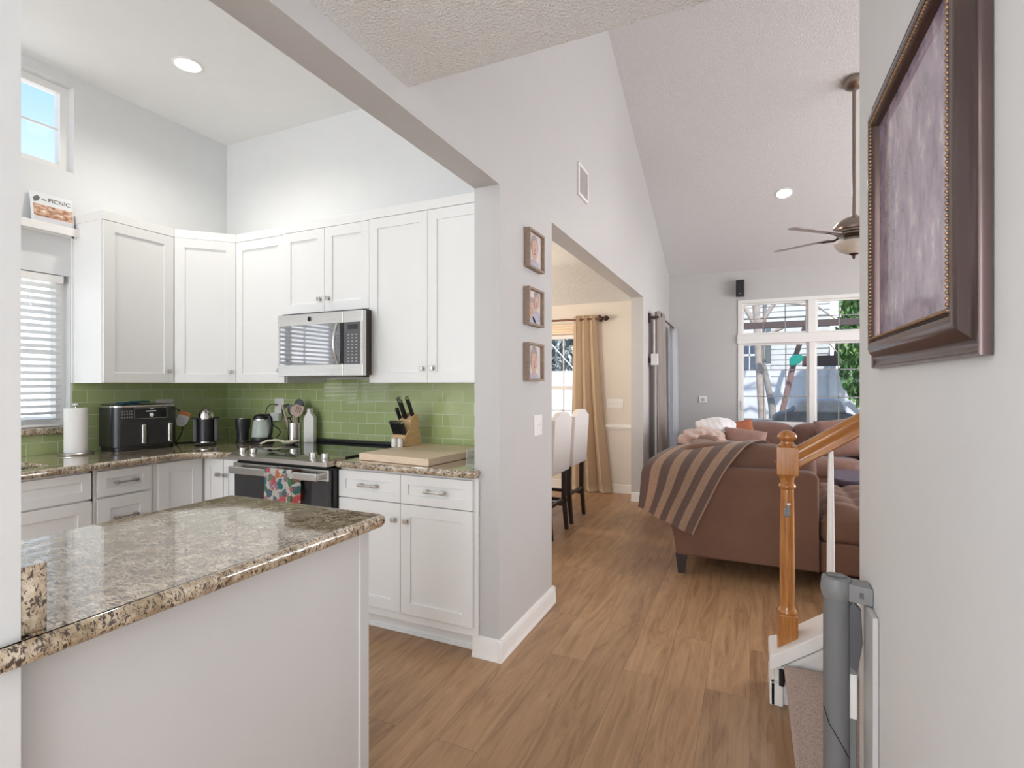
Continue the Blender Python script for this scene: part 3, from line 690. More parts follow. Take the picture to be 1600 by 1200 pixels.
# floral towel over the handle
def towel_fn(u, v):
    x0, x1 = -2.575, -2.365
    k = 5 * PI * u
    x = x0 + (x1 - x0) * u + .006 * math.sin(4 * v)
    if v < .06: return Vector((x, RY - .010 + .0 * v, CT - .20 + (v / .06) * .135))
    if v < .12:
        a = (v - .06) / .06 * PI; return Vector((x, RY - .0235 - .016 * -math.cos(a) * -1 if False else RY - .0235 + .016 * math.cos(a), CT - .066 + .009 * math.sin(a)))
    s_ = (v - .12) / .88
    return Vector((x, RY - .0405 - .006 * math.sin(k) * s_ - .012 * s_, CT - .066 - s_ * .36))
t2 = MB().grid(towel_fn, 24, 60, .003).build('dish_towel', 'floral'); tag(t2, 'white dish towel with red and teal flowers hung over the oven handle', 'towel')
t3 = MB().grid(lambda u, v: Vector((-2.368 + .05 * u + .004 * math.sin(6 * v), RY - .043 + .028 * u, CT - .07 - v * (.30 + .04 * u))), 6, 24, .003).build('towel_fold', 'floral', t2)
# microwave
MY = 2.475
t = thing('microwave', (-2.45, 2.7, 1.43), 'stainless over-range microwave with black glass door reflecting the blinds', 'microwave')
MB().box(-2.802, -2.133, MY + .03, YK - .008, 1.428, 1.824, .003).build('body', mat('dark_brown_casing', (.045, .035, .032), .4), t)
dx0, dx1 = -2.805, -2.262
mb = MB().box(dx0, dx1, MY - .002, MY + .032, 1.422, 1.492, .003).box(dx0, dx1, MY - .002, MY + .032, 1.742, 1.812, .003).box(dx0 + .0005, dx0 + .014, MY - .0015, MY + .031, 1.4905, 1.7435).box(dx1 - .016, dx1 - .0005, MY - .0015, MY + .031, 1.4905, 1.7435)
dr = mb.build('door', 'steel', t)
MB().box(dx0 + .012, dx1 - .012, MY + .002, MY + .02, 1.488, 1.746).build('door_window', 'micro_glass', dr)
hb = MB(); hp = [(-2.296, MY - .012 - .032 * math.sin(PI * k / 10), 1.497 + k * .0244) for k in range(11)]
hb.tube(hp, .0095, 10); hb.build('handle', 'steel', dr)
MB().box(-2.284, -2.262, MY - .006, MY + .0, 1.494, 1.742, .004).build('handle_recess', 'black', dr)
mb = MB().box(-2.260, -2.112, MY - .002, MY + .032, 1.422, 1.492, .003).box(-2.260, -2.112, MY - .002, MY + .032, 1.742, 1.812, .003).box(-2.128, -2.1125, MY - .0015, MY + .031, 1.4905, 1.7435)
mb.build('control_surround', 'steel', t)
cp = MB().box(-2.260, -2.126, MY, MY + .03, 1.488, 1.746).build('control_panel', 'darkgrey', t)
MB().box(-2.225, -2.15, MY - .001, MY + .001, 1.70, 1.73).build('display', 'black_gloss', cp)
mb = MB()
for r in range(9):
    for c_ in range(3): mb.box(-2.226 + c_ * .030, -2.214 + c_ * .030, MY - .0012, MY, 1.505 + r * .020, 1.511 + r * .020)
mb.build('keypad', mat('pale_key_print', (.45, .45, .47), .5), cp)
mb = MB().lathe((-2.53, MY - .0035, 1.778), [(.0165, 0), (.0165, .002), (.0140, .002), (.0140, 0)], 24, 'y')
em = mb.build('round_emblem', 'nickel', dr)
text('emblem_letters', 'GE', .016, Vector((-2.53, MY - .003, 1.7725)), facing((0, -1, 0)), 'darkgrey', dr)
mw = t
MB().box(-2.70, -2.25, MY + .08, MY + .36, 1.416, 1.429, .004).box(-2.62, -2.50, MY + .1, MY + .2, 1.412, 1.418).build('underside_filter', mat('dull_filter', (.25, .23, .2), .5, .5), t)

mw.location.x += .027; mw.location.y -= .034

# ================= COUNTER THINGS =================
# paper towel holder
c = (-3.76, 1.80)
t = thing('paper_towel_holder', (c[0], c[1], CT), 'white paper towel roll on a round steel stand left of the air fryer', 'paper towel holder')
MB().lathe((c[0], c[1], CT + .0005), [(.086, 0), (.088, .004), (.088, .010), (.084, .014), (0, .014)], 32).build('base', 'nickel', t)
MB().lathe((c[0], c[1], CT + .0145), [(.02, 0), (.058, 0), (.0585, .004), (.0585, .266), (.0575, .27), (.02, .27), (.019, .262), (.02, 0)], 40).build('paper_roll', 'paper', t)
MB().cyl((c[0], c[1], CT + .01), (c[0], c[1], CT + .30), .006).sph((c[0], c[1], CT + .305), .016, 16, (1.2, 1.2, .8)).build('pole', 'chrome', t)
# air fryer (body along y, front faces +x, turned a little)
T = Matrix.Translation((-3.765, 2.160, CT)) @ Matrix.Rotation(math.radians(-8), 4, 'Z') @ Matrix.Diagonal((1, .97, 1.20, 1))
def tb(mb): bmesh.ops.transform(mb.bm, matrix=T, verts=mb.bm.verts); return mb
fryer = t = thing('air_fryer', (-3.765, 2.165, CT), 'wide dark grey two-drawer air fryer on the worktop under the wall cabinet', 'air fryer')
def rr(w, d, r, n=6):
    pts = []
    for cx, cy, a0 in ((d / 2 - r, w / 2 - r, 0), (-d / 2 + r, w / 2 - r, 90), (-d / 2 + r, -w / 2 + r, 180), (d / 2 - r, -w / 2 + r, 270)):
        for k in range(n + 1):
            a = math.radians(a0 + 90 * k / n); pts.append((cx + r * math.cos(a), cy + r * math.sin(a)))
    return pts
tb(MB().prism(rr(.395, .27, .06), 'z', .018, .235, bev=.006)).build('body', 'charcoal', t)
tb(MB().prism(rr(.375, .25, .055), 'z', .001, .020)).build('foot_plinth', 'black', t)
tb(MB().prism(rr(.400, .275, .06), 'z', .232, .244, bev=.004)).build('lid_rim', 'steel', t)
tb(MB().prism(rr(.380, .255, .055), 'z', .243, .247)).build('lid', 'black', t)
for y0, y1, hy in ((-.160, -.004, -.028), (.004, .165, .135)):
    dr = tb(MB().box(.125, .1395, y0, y1, .026, .150, .006)).build('basket_drawer', 'charcoal', t)
    hb = MB(); hb.box(.1385, .158, hy - .013, hy + .013, .034, .140, .006, 3); tb(hb).build('handle', 'chrome', dr)
cp = tb(MB().box(.130, .1385, -.078, .118, .172, .228, .003)).build('control_panel', 'black_gloss', t)
tb(MB().box(.1370, .1388, -.080, .120, .2275, .2300).box(.1370, .1388, -.080, .120, .170, .1725).box(.1370, .1388, -.080, -.077, .171, .229).box(.1370, .1388, .117, .120, .171, .229)).build('panel_border', 'steel', cp)
tb(MB().lathe((.1385, .022, .190), [(.011, 0), (.011, .010), (.009, .012), (0, .012)], 20, 'x')).build('dial', 'white', cp)
tb(MB().box(.1384, .1392, -.012, .050, .208, .213)).build('readout', 'white', cp)
nb = text('maker_letters', 'NINJA', .010, Vector((.1392, .02, .219)), facing((1, 0, 0)), 'white', t)
me = nb.data; nb.location = (0, 0, 0)
# place the lettering in the fryer's own frame
nb.matrix_parent_inverse = Matrix.Identity(4); nb.location = Matrix.Rotation(math.radians(-8), 4, 'Z') @ Vector((.1392, .02, .262)); nb.rotation_euler = (0, 0, math.radians(-8))
mb = MB()
for i in range(5):
    for k in range(3): mb.box(.1295, .1390, -.150 + i * .013, -.1435 + i * .013, .176 + k * .016, .185 + k * .016, .001)
tb(mb).build('button_pad', mat('dim_button_print', (.22, .22, .23), .5), t)
m_ = MB().box(-.035, .035, -.06, .05, .0, .012, .006, 3); m_.box(-.03, .03, .02, .13, .008, .018, .006, 3)
bmesh.ops.transform(m_.bm, matrix=Matrix.Translation((-3.80, 2.12, CT + .2975)) @ Matrix.Rotation(.1, 4, 'Z'), verts=m_.bm.verts)
tag(m_.build('oven_mitt', 'blue_cloth'), 'dark teal folded oven mitt lying on top of the air fryer', 'oven mitt')
# outlets
def outlet(at, n, name, label, wd=.075, ht=.12, kind='outlet', cols=1, holes=True):
    t = thing(name, at, label, kind)
    R = Matrix.Translation(at) @ facing(n)
    mb = MB(); mb.box(-wd / 2, wd / 2, -ht / 2, ht / 2, 0, .006, .002, mx=R); mb.build('cover_plate', 'trim', t)
    for c_ in range(cols):
        cx = (c_ - (cols - 1) / 2) * .046
        mb = MB()
        if holes:
            for s_ in (-1, 1): MB().box(cx - .017, cx + .017, s_ * .026 - .015, s_ * .026 + .015, .005, .0085, .003, mx=R).build('socket', 'white', t)
            mb.bm.free()
        else:
            mb.box(cx - .006, cx + .006, -.012, .012, .005, .008, .001, mx=R); mb.box(cx - .004, cx + .004, -.002, .009, .006, .018, .001, mx=R); mb.build('toggle', 'white', t)
    return t
outlet((XK + .0065, 2.44, 1.20), (1, 0, 0), 'wall_outlet', 'white outlet cover on the green tile behind the air fryer', .125, .12, cols=2)
outlet((-3.33, YK - .0065, 1.20), (0, -1, 0), 'wall_outlet', 'white outlet cover on the green tile above the kettle', .10, .12)
adp = MB().box(-3.385, -3.295, YK - .050, YK - .0145, 1.085, 1.150, .006).build('power_adapter', 'white'); tag(adp, 'white box plug adapter below the outlet by the kettle', 'adapter')
# cords
def cord(name, pts, r, m, label):
    P = [Vector(p) for p in pts]; out = []
    for i in range(len(P) - 1):
        a, b_, c_, d_ = P[max(i - 1, 0)], P[i], P[i + 1], P[min(i + 2, len(P) - 1)]
        for k in range(8):
            u = k / 8; out.append(.5 * ((2 * b_) + (-a + c_) * u + (2 * a - 5 * b_ + 4 * c_ - d_) * u * u + (-a + 3 * b_ - 3 * c_ + d_) * u ** 3))
    out.append(P[-1])
    o = MB().tube(out, r, 8).build(name, m, label)
    return o
cord('power_cord', [(-3.925, 2.45, 1.18), (-3.88, 2.47, 1.20), (-3.85, 2.52, 1.14), (-3.83, 2.50, 1.02), (-3.82, 2.46, .96), (-3.80, 2.44, CT + .004), (-3.74, 2.53, CT + .004), (-3.68, 2.60, CT + .004)], .004, 'black', fryer)
R = Matrix.Translation((-3.70, 2.425, 1.13)) @ facing((.9, -.5, .1)) @ Matrix.Rotation(-.35, 4, 'Z')
tg = thing('paper_hang_tag', (-3.70, 2.425, 1.10), 'paper hang tag with an orange end beside the air fryer', 'tag')
MB().prism([(-.036, -.03), (-.018, -.062), (.018, -.062), (.036, -.03), (.036, .045), (-.036, .045)], 'z', 0, .0012, mx=R).build('tag_card', 'tag', tg)
MB().prism([(-.036, .018), (.036, .018), (.036, .045), (-.036, .045)], 'z', .0012, .0016, mx=R).build('orange_band', 'orange', tg)
mb = MB()
for k in range(4): mb.box(-.026, .02, -.042 + k * .013, -.0405 + k * .013, .0012, .0015, mx=R)
mb.build('printed_lines', 'darkgrey', tg)
MB().tube([(-3.70, 2.425, 1.175), (-3.735, 2.44, 1.205), (-3.79, 2.41, 1.185)], .001, 5).build('tag_string', 'rope', tg)
# capsule coffee machine
cx, cy = -3.55, 2.49
t = thing('coffee_machine', (cx, cy, CT), 'black capsule coffee machine with chrome dome lid in the worktop corner', 'coffee machine')
d_ = Vector((-.35, -.94, 0)).normalized()   # faces the room
fx = Vector((.8, -.6, 0)).normalized(); Rz = Matrix.Translation((cx, cy, CT)) @ Matrix.Rotation(math.atan2(fx.y, fx.x), 4, 'Z')
def cb_(mb): bmesh.ops.transform(mb.bm, matrix=Rz, verts=mb.bm.verts); return mb
cb_(MB().box(-.09, .11, -.065, .065, .001, .022, .010, 3)).build('base', 'black', t)
cb_(MB().lathe((-.005, 0, .021), [(.052, 0), (.052, .155), (.050, .16), (0, .16)], 28)).build('body', 'black', t)
cb_(MB().lathe((-.005, 0, .18), [(.050, 0), (.051, .02), (.047, .045), (.036, .066), (.018, .077), (0, .080)], 28)).build('dome_lid', 'chrome', t)
cb_(MB().tube([(-.04, 0, .262), (.0, 0, .272), (.04, 0, .268), (.068, 0, .248)], .010, 8)).build('lever', 'chrome', t)
cb_(MB().box(-.095, -.052, -.045, .045, .03, .19, .012, 3)).build('water_tank', 'jug', t)
for s_ in (-1, 1): cb_(MB().box(-.03, .02, s_ * .066 - .012, s_ * .066 + .012, .021, .185, .006)).build('side_pillar', 'darkgrey', t)
cb_(MB().box(-.045, .04, -.088, .088, .184, .192, .003)).build('cross_arm', 'black', t)
cb_(MB().lathe((.075, 0, .022), [(.042, 0), (.042, .008), (.036, .010), (0, .010)], 24)).build('drip_tray', 'chrome', t)
# tumbler
c = (-3.39, 2.665)
t = thing('travel_tumbler', (c[0], c[1], CT), 'black lidded travel tumbler with a steel top left of the kettle', 'tumbler')
MB().lathe((c[0], c[1], CT), [(.048, 0), (.050, .004), (.048, .012), (.040, .02), (.042, .095), (.050, .110), (.052, .165), (0, .165)], 28).build('cup', 'black', t)
MB().lathe((c[0], c[1], CT + .1655), [(.034, 0), (.034, .012), (.032, .016), (0, .016)], 28).build('lid', 'chrome', t)
MB().lathe((c[0], c[1], CT + .160), [(.0523, 0), (.053, .014), (.050, .018), (.036, .018), (.036, .004)], 28).build('lid_rim', 'black', t)
# kettle
c = (-3.235, 2.70)
kettle = t = thing('electric_kettle', (c[0], c[1], CT), 'glass electric kettle with black lid and handle beside the outlet', 'kettle')
MB().lathe((c[0], c[1], CT), [(.082, 0), (.084, .006), (.080, .014), (.066, .022), (0, .022)], 32).build('base', 'black', t)
MB().lathe((c[0], c[1], CT + .0225), [(.072, 0), (.074, .006), (.073, .022), (.070, .024), (0, .024)], 32).build('heating_plate', 'black', t)
MB().lathe((c[0], c[1], CT + .047), [(.069, 0), (.070, .01), (.064, .08), (.056, .130), (.053, .130), (.061, .078), (.066, .008)], 32).build('glass_jug', 'jug', t)
MB().lathe((c[0], c[1], CT + .177), [(.057, 0), (.058, .006), (.054, .022), (.035, .034), (0, .038)], 32).build('lid', 'black', t)
MB().lathe((c[0], c[1], CT + .170), [(.0555, 0), (.0575, .001), (.0575, .009), (.0555, .010)], 32).build('steel_band', 'steel', t)
hx = Vector((.97, -.1, 0)).normalized()
pts = [Vector((c[0], c[1], CT)) + hx * r_ + Vector((0, 0, z_)) for r_, z_ in ((.045, .20), (.075, .205), (.098, .185), (.108, .14), (.104, .09), (.088, .05), (.070, .04))]
MB().tube(pts, [.013, .014, .014, .013, .013, .012, .011], 10).build('handle', 'black', t)
sp_ = Vector((-.97, -.1, 0)); MB().prism([(-.052, 0), (-.072, .0), (-.052, -.028)], 'y', -.016, .016, mx=Matrix.Translation((c[0] , c[1], CT + .185))).build('spout', 'black', t)
cord('power_cord', [(-3.20, 2.80, .975), (-3.235, 2.86, 1.02), (-3.40, 2.88, 1.10), (-3.41, 2.89, 1.18), (-3.37, 2.90, 1.215), (-3.335, 2.925, 1.21)], .004, 'black', kettle)
# utensil crock
c = (-3.02, 2.80)
t = thing('utensil_crock', (c[0], c[1], CT), 'ribbed steel utensil crock full of spoons behind the range', 'utensil holder')
prof = [(.045, 0), (.046, .003), (.046, .150), (.043, .150), (.043, .01), (0, .008)]
MB().lathe((c[0], c[1], CT + .0005), prof, 40).build('crock', 'steel', t)
def utensil(name, label, base, top, r, m, head=None, hm=None, cat='utensil'):
    t = thing(name, base, label, cat)
    MB().tube([base, (Vector(base) + Vector(top)) / 2, top], r, 8).build('shaft', m, t)
    if head: head().build('head', hm or m, t)
    return t
B = Vector((c[0], c[1], CT + .014))
def oval_head(center, w_, h_, n, th=.008, tilt=0, slots=0, sides=16):
    def f():
        mb = MB(); R = Matrix.Translation(center) @ facing(n) @ Matrix.Rotation(tilt, 4, 'Z')
        pts = [(w_ * math.cos(2 * PI * k / sides), h_ * math.sin(2 * PI * k / sides)) for k in range(sides)]
        mb.prism(pts, 'z', -th / 2, th / 2, bev=.002, mx=R); return mb
    return f
utensil('ladle', 'black ladle standing tallest in the steel crock', B + Vector((.012, .018, 0)), B + Vector((-.01, .05, .235)), .005, 'black', oval_head(B + Vector((-.012, .052, .262)), .036, .046, (0.3, -1, .1), .014), 'black', 'ladle')
def slotted():
    mb = MB(); R = Matrix.Translation(B + Vector((.040, -.004, .222))) @ facing((.35, -1, .1)) @ Matrix.Rotation(-.28, 4, 'Z')
    mb.prism([(-.012, -.045), (.012, -.045), (.036, -.012), (.038, .036), (.030, .044), (-.030, .044), (-.038, .036), (-.036, -.012)], 'z', -.0035, .0035, bev=.002, mx=R); return mb
ut = utensil('slotted_turner', 'light wooden slotted turner leaning right in the steel crock', B + Vector((-.01, -.01, 0)), B + Vector((.028, -.006, .185)), .006, 'wood_spoon', slotted, 'wood_spoon', 'spatula')
R = Matrix.Translation(B + Vector((.040, -.004, .222))) @ facing((.35, -1, .1)) @ Matrix.Rotation(-.28, 4, 'Z')
mb = MB()
for k in (-1, 0, 1): mb.box(k * .015 - .003, k * .015 + .003, -.012, .030, -.0038, .0042, mx=R)
mb.build('slots', mat('shadowed_slot', (.16, .11, .085), .8), ut)
utensil('wooden_spoon', 'wooden spoon with a round bowl in the steel crock', B + Vector((.012, -.012, 0)), B + Vector((-.002, -.004, .20)), .006, 'wood_spoon', oval_head(B + Vector((-.004, -.002, .225)), .026, .035, (.35, -1, .1), .012), 'wood_spoon', 'spoon')
utensil('wooden_stirrer', 'pale straight handled utensil leaning left in the steel crock', B + Vector((.0, -.018, 0)), B + Vector((-.088, -.03, .265)), .0085, 'wood_spoon')
utensil('flat_turner', 'dark flat turner between the spoons in the steel crock', B + Vector((.02, .01, 0)), B + Vector((-.045, .02, .19)), .005, 'black', oval_head(B + Vector((-.055, .022, .225)), .030, .045, (.35, -1, .1), .005, .2), 'darkgrey', 'spatula')
def loop_head():
    mb = MB(); R = Matrix.Translation(B + Vector((-.105, .03, .215))) @ facing((.3, -1, .1)) @ Matrix.Rotation(.5, 4, 'Z')
    pts = [R @ Vector((.038 * math.cos(2 * PI * k / 20), .052 * math.sin(2 * PI * k / 20), 0)) for k in range(20)]
    mb.tube(pts, .0055, 6, closed=True); mb.box(-.03, .03, .030, .052, -.004, .004, .002, mx=R); return mb
utensil('masher', 'black looped masher leaning left in the steel crock', B + Vector((.01, .02, 0)), B + Vector((-.078, .028, .17)), .005, 'black', loop_head, 'black', 'masher')
# white bottle
c = (-2.975, 2.885); R = Matrix.Translation((c[0] + .05, c[1] - .03, CT)) @ Matrix.Rotation(.3, 4, 'Z')
mb = MB(); mb.prism([(-.036, 0), (.036, 0), (.040, .008), (.040, .185), (.034, .20), (.014, .225), (.014, .250), (.010, .254), (-.010, .254), (-.014, .250), (-.014, .225), (-.034, .20), (-.040, .185), (-.040, .008)], 'y', -.024, .024, bev=.007, seg=3, mx=R)
tag(mb.build('ceramic_bottle', 'ceramic'), 'tall white ceramic bottle right of the utensil crock', 'bottle')
# spoon rest
c = (-2.915, 2.665)
mb = MB().lathe((c[0], c[1], CT + .0115), [(.030, 0), (.050, .008), (.062, .022), (.060, .024), (.048, .012), (0, .005)], 28)
t = thing('spoon_rest', (c[0], c[1], CT + .011), 'cream ceramic spoon rest with curled handle at the cooktop back corner', 'spoon rest')
mb.build('bowl', 'cream', t)
MB().tube([(c[0] - .055, c[1], CT + .030), (c[0] - .10, c[1] - .03, CT + .040), (c[0] - .15, c[1] - .07, CT + .036), (c[0] - .175, c[1] - .10, CT + .016)], [.008, .0075, .007, .006], 8).build('handle', 'cream', t)
# cutting board (large maple slab)
t = thing('cutting_board', (-1.8, 2.55, CT), 'large thick pale maple cutting board on the worktop right of the range', 'cutting board')
bd = MB().prism([(-2.02, 2.335), (-1.525, 2.292), (-1.475, 2.865), (-1.985, 2.905)], 'z', CT + .0008, CT + .041, bev=.004)
bd.build('board', 'maple', t)
BT = CT + .041
# knife block
kx, ky = -2.005, 2.76
t = thing('knife_block', (kx, ky, BT), 'light wood knife block full of black knives standing on the maple board', 'knife block')
Rk = Matrix.Translation((kx, ky, BT + .0006)) @ Matrix.Rotation(math.radians(-8), 4, 'Z')   # slanted face looks to -y
def kb(mb): bmesh.ops.transform(mb.bm, matrix=Rk, verts=mb.bm.verts); return mb
kb(MB().prism([(-.075, 0), (.075, 0), (.055, .155), (.035, .205), (-.022, .165), (-.028, .105), (-.072, .062)], 'x', -.060, .060, bev=.003)).build('block', 'beech', t)
ax = Vector((0, -.42, .91)).normalized()
def knife(px, py, pz, L, w_, nm, lb, bol=True):
    p = Rk @ Vector((px, py, pz)); a = (Rk.to_3x3() @ ax).normalized()
    k = thing(nm, p, lb, 'knife', 'knives in the wooden block')
    q = a.to_track_quat('Z', 'Y').to_matrix().to_4x4(); Tm = Matrix.Translation(p) @ q
    mb = MB(); mb.box(-w_ / 2, w_ / 2, -.011, .011, -.012, L, .004, 3, mx=Tm); mb.build('handle', 'black', k)
    mb = MB(); mb.box(-w_ / 2 - .0008, w_ / 2 + .0008, -.0118, .0118, L - .014, L + .001, .002, mx=Tm); mb.build('end_cap', 'steel', k)
    return k
for i in range(6): knife(-.046 + i * .0185, -.052, .068, .098, .0125, 'steak_knife', 'black handled steak knife in the lower front row of the knife block')
knife(-.040, -.006, .150, .095, .016, 'paring_knife', 'short black knife leftmost in the upper part of the block')
knife(-.012, .004, .165, .155, .018, 'chef_knife', 'long black handled chef knife standing highest in the block')
knife(.008, -.006, .160, .140, .018, 'carving_knife', 'black handled knife just right of the highest chef knife')
knife(.040, .018, .185, .135, .018, 'bread_knife', 'black handled knife standing alone at the block right edge')
# shakers
for i, (x, y, lb) in enumerate(((-2.02, 2.655, 'small white shaker in front of the knife block, left one'), (-1.972, 2.652, 'small white shaker in front of the knife block, right one'))):
    s_ = thing('salt_shaker' if i == 0 else 'pepper_shaker', (x, y, BT), lb, 'shaker')
    MB().lathe((x, y, BT + .0006), [(.0165, 0), (.018, .002), (.018, .046), (.016, .050), (0, .050)], 24).build('body', 'ceramic', s_)
    MB().lathe((x, y, BT + .0510), [(.016, 0), (.013, .004), (0, .006)], 24).build('cap', 'white', s_)
# clear napkin holder at the wall end
t = thing('acrylic_stand', (-1.33, 2.40, CT), 'clear acrylic upright stand at the worktop right end', 'stand')
MB().box(-1.372, -1.368, 2.42, 2.58, CT + .0008, CT + .085).build('front_plate', 'jug', t)
MB().box(-1.368, -1.30, 2.42, 2.58, CT + .0008, CT + .005).build('base_plate', 'jug', t)
# floating shelf and cookbook
t = thing('picture_ledge', (XK + .05, 1.3, 2.29), 'narrow white floating shelf above the sink window holding a cookbook', 'shelf')
MB().box(XK + .001, XK + .085, .5, 1.893, 2.312, 2.328, .002).box(XK + .075, XK + .089, .5, 1.893, 2.296, 2.345, .002).box(XK + .001, XK + .02, .5, 1.893, 2.296, 2.345, .002).build('ledge', 'trim', t)
t = thing('cookbook', (XK + .05, 1.74, 2.33), 'picnic cookbook with a sandwich cover leaning on the floating shelf', 'book')
Rb = Matrix.Translation((XK + .060, 1.745, 2.3290)) @ Matrix.Rotation(math.radians(-8), 4, 'Y') @ facing((1, 0, 0))
MB().box(-.105, .105, 0, .205, -.018, 0, .001, mx=Rb).build('cover', 'tag', t)
MB().box(-.098, .100, .055, .130, .0, .0008, mx=Rb).build('cover_photo', 'sandwich', t)
MB().box(-.098, .098, .012, .052, .0, .0008, mx=Rb).build('cover_cloth', mat('cover_cloth_print', (.62, .62, .66), .5), t)
MB().prism([(-.098, .165), (-.075, .185), (-.062, .172), (-.072, .150), (-.092, .140)], 'z', 0, .001, mx=Rb).build('cover_grapes', 'darkgrey', t)
text('cover_title', 'PICNIC', .036, Vector((0, 0, 0)), Rb @ Matrix.Translation((.035, .155, .0008)), 'black', t)
text('cover_word', 'the', .018, Vector((0, 0, 0)), Rb @ Matrix.Translation((-.042, .158, .0008)), 'darkgrey', t)
# ================= HALL WALL PICTURES, VENT, SWITCHES =================
def small_frame(z0, z1, y0, y1, label, figs):
    """box frame on the central wall, opening towards +x"""
    t = thing('framed_portrait', (XW1, (y0 + y1) / 2, z0), label, 'picture')
    d = .034; w = .0125
    mb = MB().box(XW1 + .0005, XW1 + d, y0, y1, z0, z0 + w, .001).box(XW1 + .0005, XW1 + d, y0, y1, z1 - w, z1, .001).box(XW1 + .001, XW1 + d - .0005, y0 + .0005, y0 + w, z0 + .005, z1 - .005).box(XW1 + .001, XW1 + d - .0005, y1 - w, y1 - .0005, z0 + .005, z1 - .005)
    mb.build('frame', 'frame_wood', t)
    pr = MB().box(XW1 + .001, XW1 + .014, y0 + w, y1 - w, z0 + w, z1 - w).build('print', 'pastel', t)
    xx = XW1 + .0145; cy, cz = (y0 + y1) / 2, (z0 + z1) / 2
    def blob(dy, dz, ry, rz, k, m, nm):
        mb = MB(); mb.prism([(min(max(cy + dy + ry * math.cos(2 * PI * i / 20), y0 + w + .001), y1 - w - .001), max(cz + dz + rz * math.sin(2 * PI * i / 20), z0 + w + .001 + .0002 * math.sin(i))) for i in range(20)], 'x', xx + k * .0004, xx + k * .0004 + .0004); mb.build(nm, m, pr)
    for dy, dz, s, hr in figs:
        blob(dy, dz - .085 * s, .062 * s, .04 * s, 0, 'shirt', 'painted_shirt')
        blob(dy, dz + .014 * s, .042 * s, (.06 if hr else .052) * s, 1, 'hair', 'painted_hair')
        blob(dy, dz - .045 * s, .014 * s, .02 * s, 2, 'skin', 'painted_neck')
        blob(dy, dz - .002 * s, .033 * s, .045 * s, 3, 'skin', 'painted_face')
        for e_ in (-1, 1): blob(dy + e_ * .012 * s, dz + .006 * s, .005 * s, .0028 * s, 4, 'hair', 'painted_eye')
        blob(dy, dz - .022 * s, .010 * s, .003 * s, 4, 'rust', 'painted_mouth')
        blob(dy, dz - .006 * s, .004 * s, .010 * s, 4, 'pillow', 'painted_nose')
    return t
small_frame(2.018, 2.236, 2.640, 2.868, 'topmost of three wooden portrait frames on the hall wall, single older face', [(0, .01, 1.25, False)])
small_frame(1.700, 1.910, 2.632, 2.860, 'middle of three wooden portrait frames on the hall wall, two figures together', [(-.035, -.01, .9, True), (.035, .03, .95, True)])
small_frame(1.390, 1.602, 2.632, 2.860, 'lowest of three wooden portrait frames on the hall wall, single dark haired face', [(0, .0, 1.25, True)])
t = thing('air_vent', (XW1, 3.72, 2.74), 'white rectangular return air vent high on the hall wall', 'vent')
mb = MB().box(XW1 + .0005, XW1 + .016, 3.60, 3.84, 2.735, 2.755, .003).box(XW1 + .0005, XW1 + .016, 3.60, 3.84, 2.950, 2.97, .003).box(XW1 + .001, XW1 + .0155, 3.601, 3.62, 2.754, 2.951).box(XW1 + .001, XW1 + .0155, 3.82, 3.839, 2.754, 2.951)
mb.build('vent_frame', 'trim', t)
mb = MB()
for i in range(11): mb.box(-.006, .006, 3.618, 3.822, -.0008, .0008, mx=Matrix.Translation((XW1 + .008, 0, 2.762 + i * .0185)) @ Matrix.Rotation(-.7, 4, 'Y'))
mb.build('vent_louvres', mat('grey_louvre', (.50, .48, .47), .5), t)
def switch(at, n, cols, label, wd=None, m='trim'):
    return outlet(at, n, 'light_switch', label, wd or (.075 + .046 * (cols - 1)), .12, 'light switch', cols, holes=False)
switch((XW1 + .0005, 2.835, 1.132), (1, 0, 0), 2, 'white double light switch on the hall wall below the portraits')
switch((-1.555, DY - .0005, 1.125), (0, -1, 0), 4, 'white four gang light switch on the cream dining wall beside the curtain')
t = thing('wall_plate', (-.64, YF, 1.12), 'small white wall plate on the far grey wall left of the big window', 'wall plate')
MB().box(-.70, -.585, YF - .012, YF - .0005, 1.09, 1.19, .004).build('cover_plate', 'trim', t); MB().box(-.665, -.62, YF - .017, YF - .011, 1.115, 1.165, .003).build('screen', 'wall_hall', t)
# big picture on the right wall --------------------------------
t = thing('framed_artwork', (.29, 1.26, 1.41), 'large lilac artwork with painted-in glass reflections in a heavy dark plum frame on the right wall', 'picture')
py0, py1, pz0, pz1 = .880, 1.550, 1.410, 2.055
prof = [(0, .0), (0, .012), (.002, .016), (.0045, .016), (.006, .0125), (.012, .0115), (.019, .013), (.028, .019), (.036, .0265), (.044, .031), (.054, .0325), (.059, .031), (.062, .026), (.064, .0245)]
prof2 = [(.064, .0245), (.066, .028), (.070, .0285), (.073, .026), (.075, .021), (.077, .012)]
def mitre(prof, y0, y1, z0, z1, X, sg):
    mb = MB(); b = bmesh.new(); rings = []
    for (iy, iz) in ((0, 0), (1, 0), (1, 1), (0, 1)):
        r = []
        for i_, d_ in prof:
            r.append(b.verts.new((X + sg * d_, (y0 + i_) if iy == 0 else (y1 - i_), (z0 + i_) if iz == 0 else (z1 - i_))))
        rings.append(r)
    for k in range(4):
        A, B_ = rings[k], rings[(k + 1) % 4]
        for i in range(len(prof) - 1): b.faces.new((A[i], A[i + 1], B_[i + 1], B_[i]))
    bmesh.ops.recalc_face_normals(b, faces=b.faces); return mb.add(b)
mitre([(0, .001)] + prof[1:], py0, py1, pz0, pz1, .29, -1).build('moulding', 'frame_dark', t, angle=28)
ln = mitre(prof2, py0, py1, pz0, pz1, .29, -1).build('inner_moulding', 'frame_dark', t)
mb = MB()
a0, a1, c0, c1 = py0 + .0685, py1 - .0685, pz0 + .0685, pz1 - .0685
k = int((a1 - a0) / .0085)
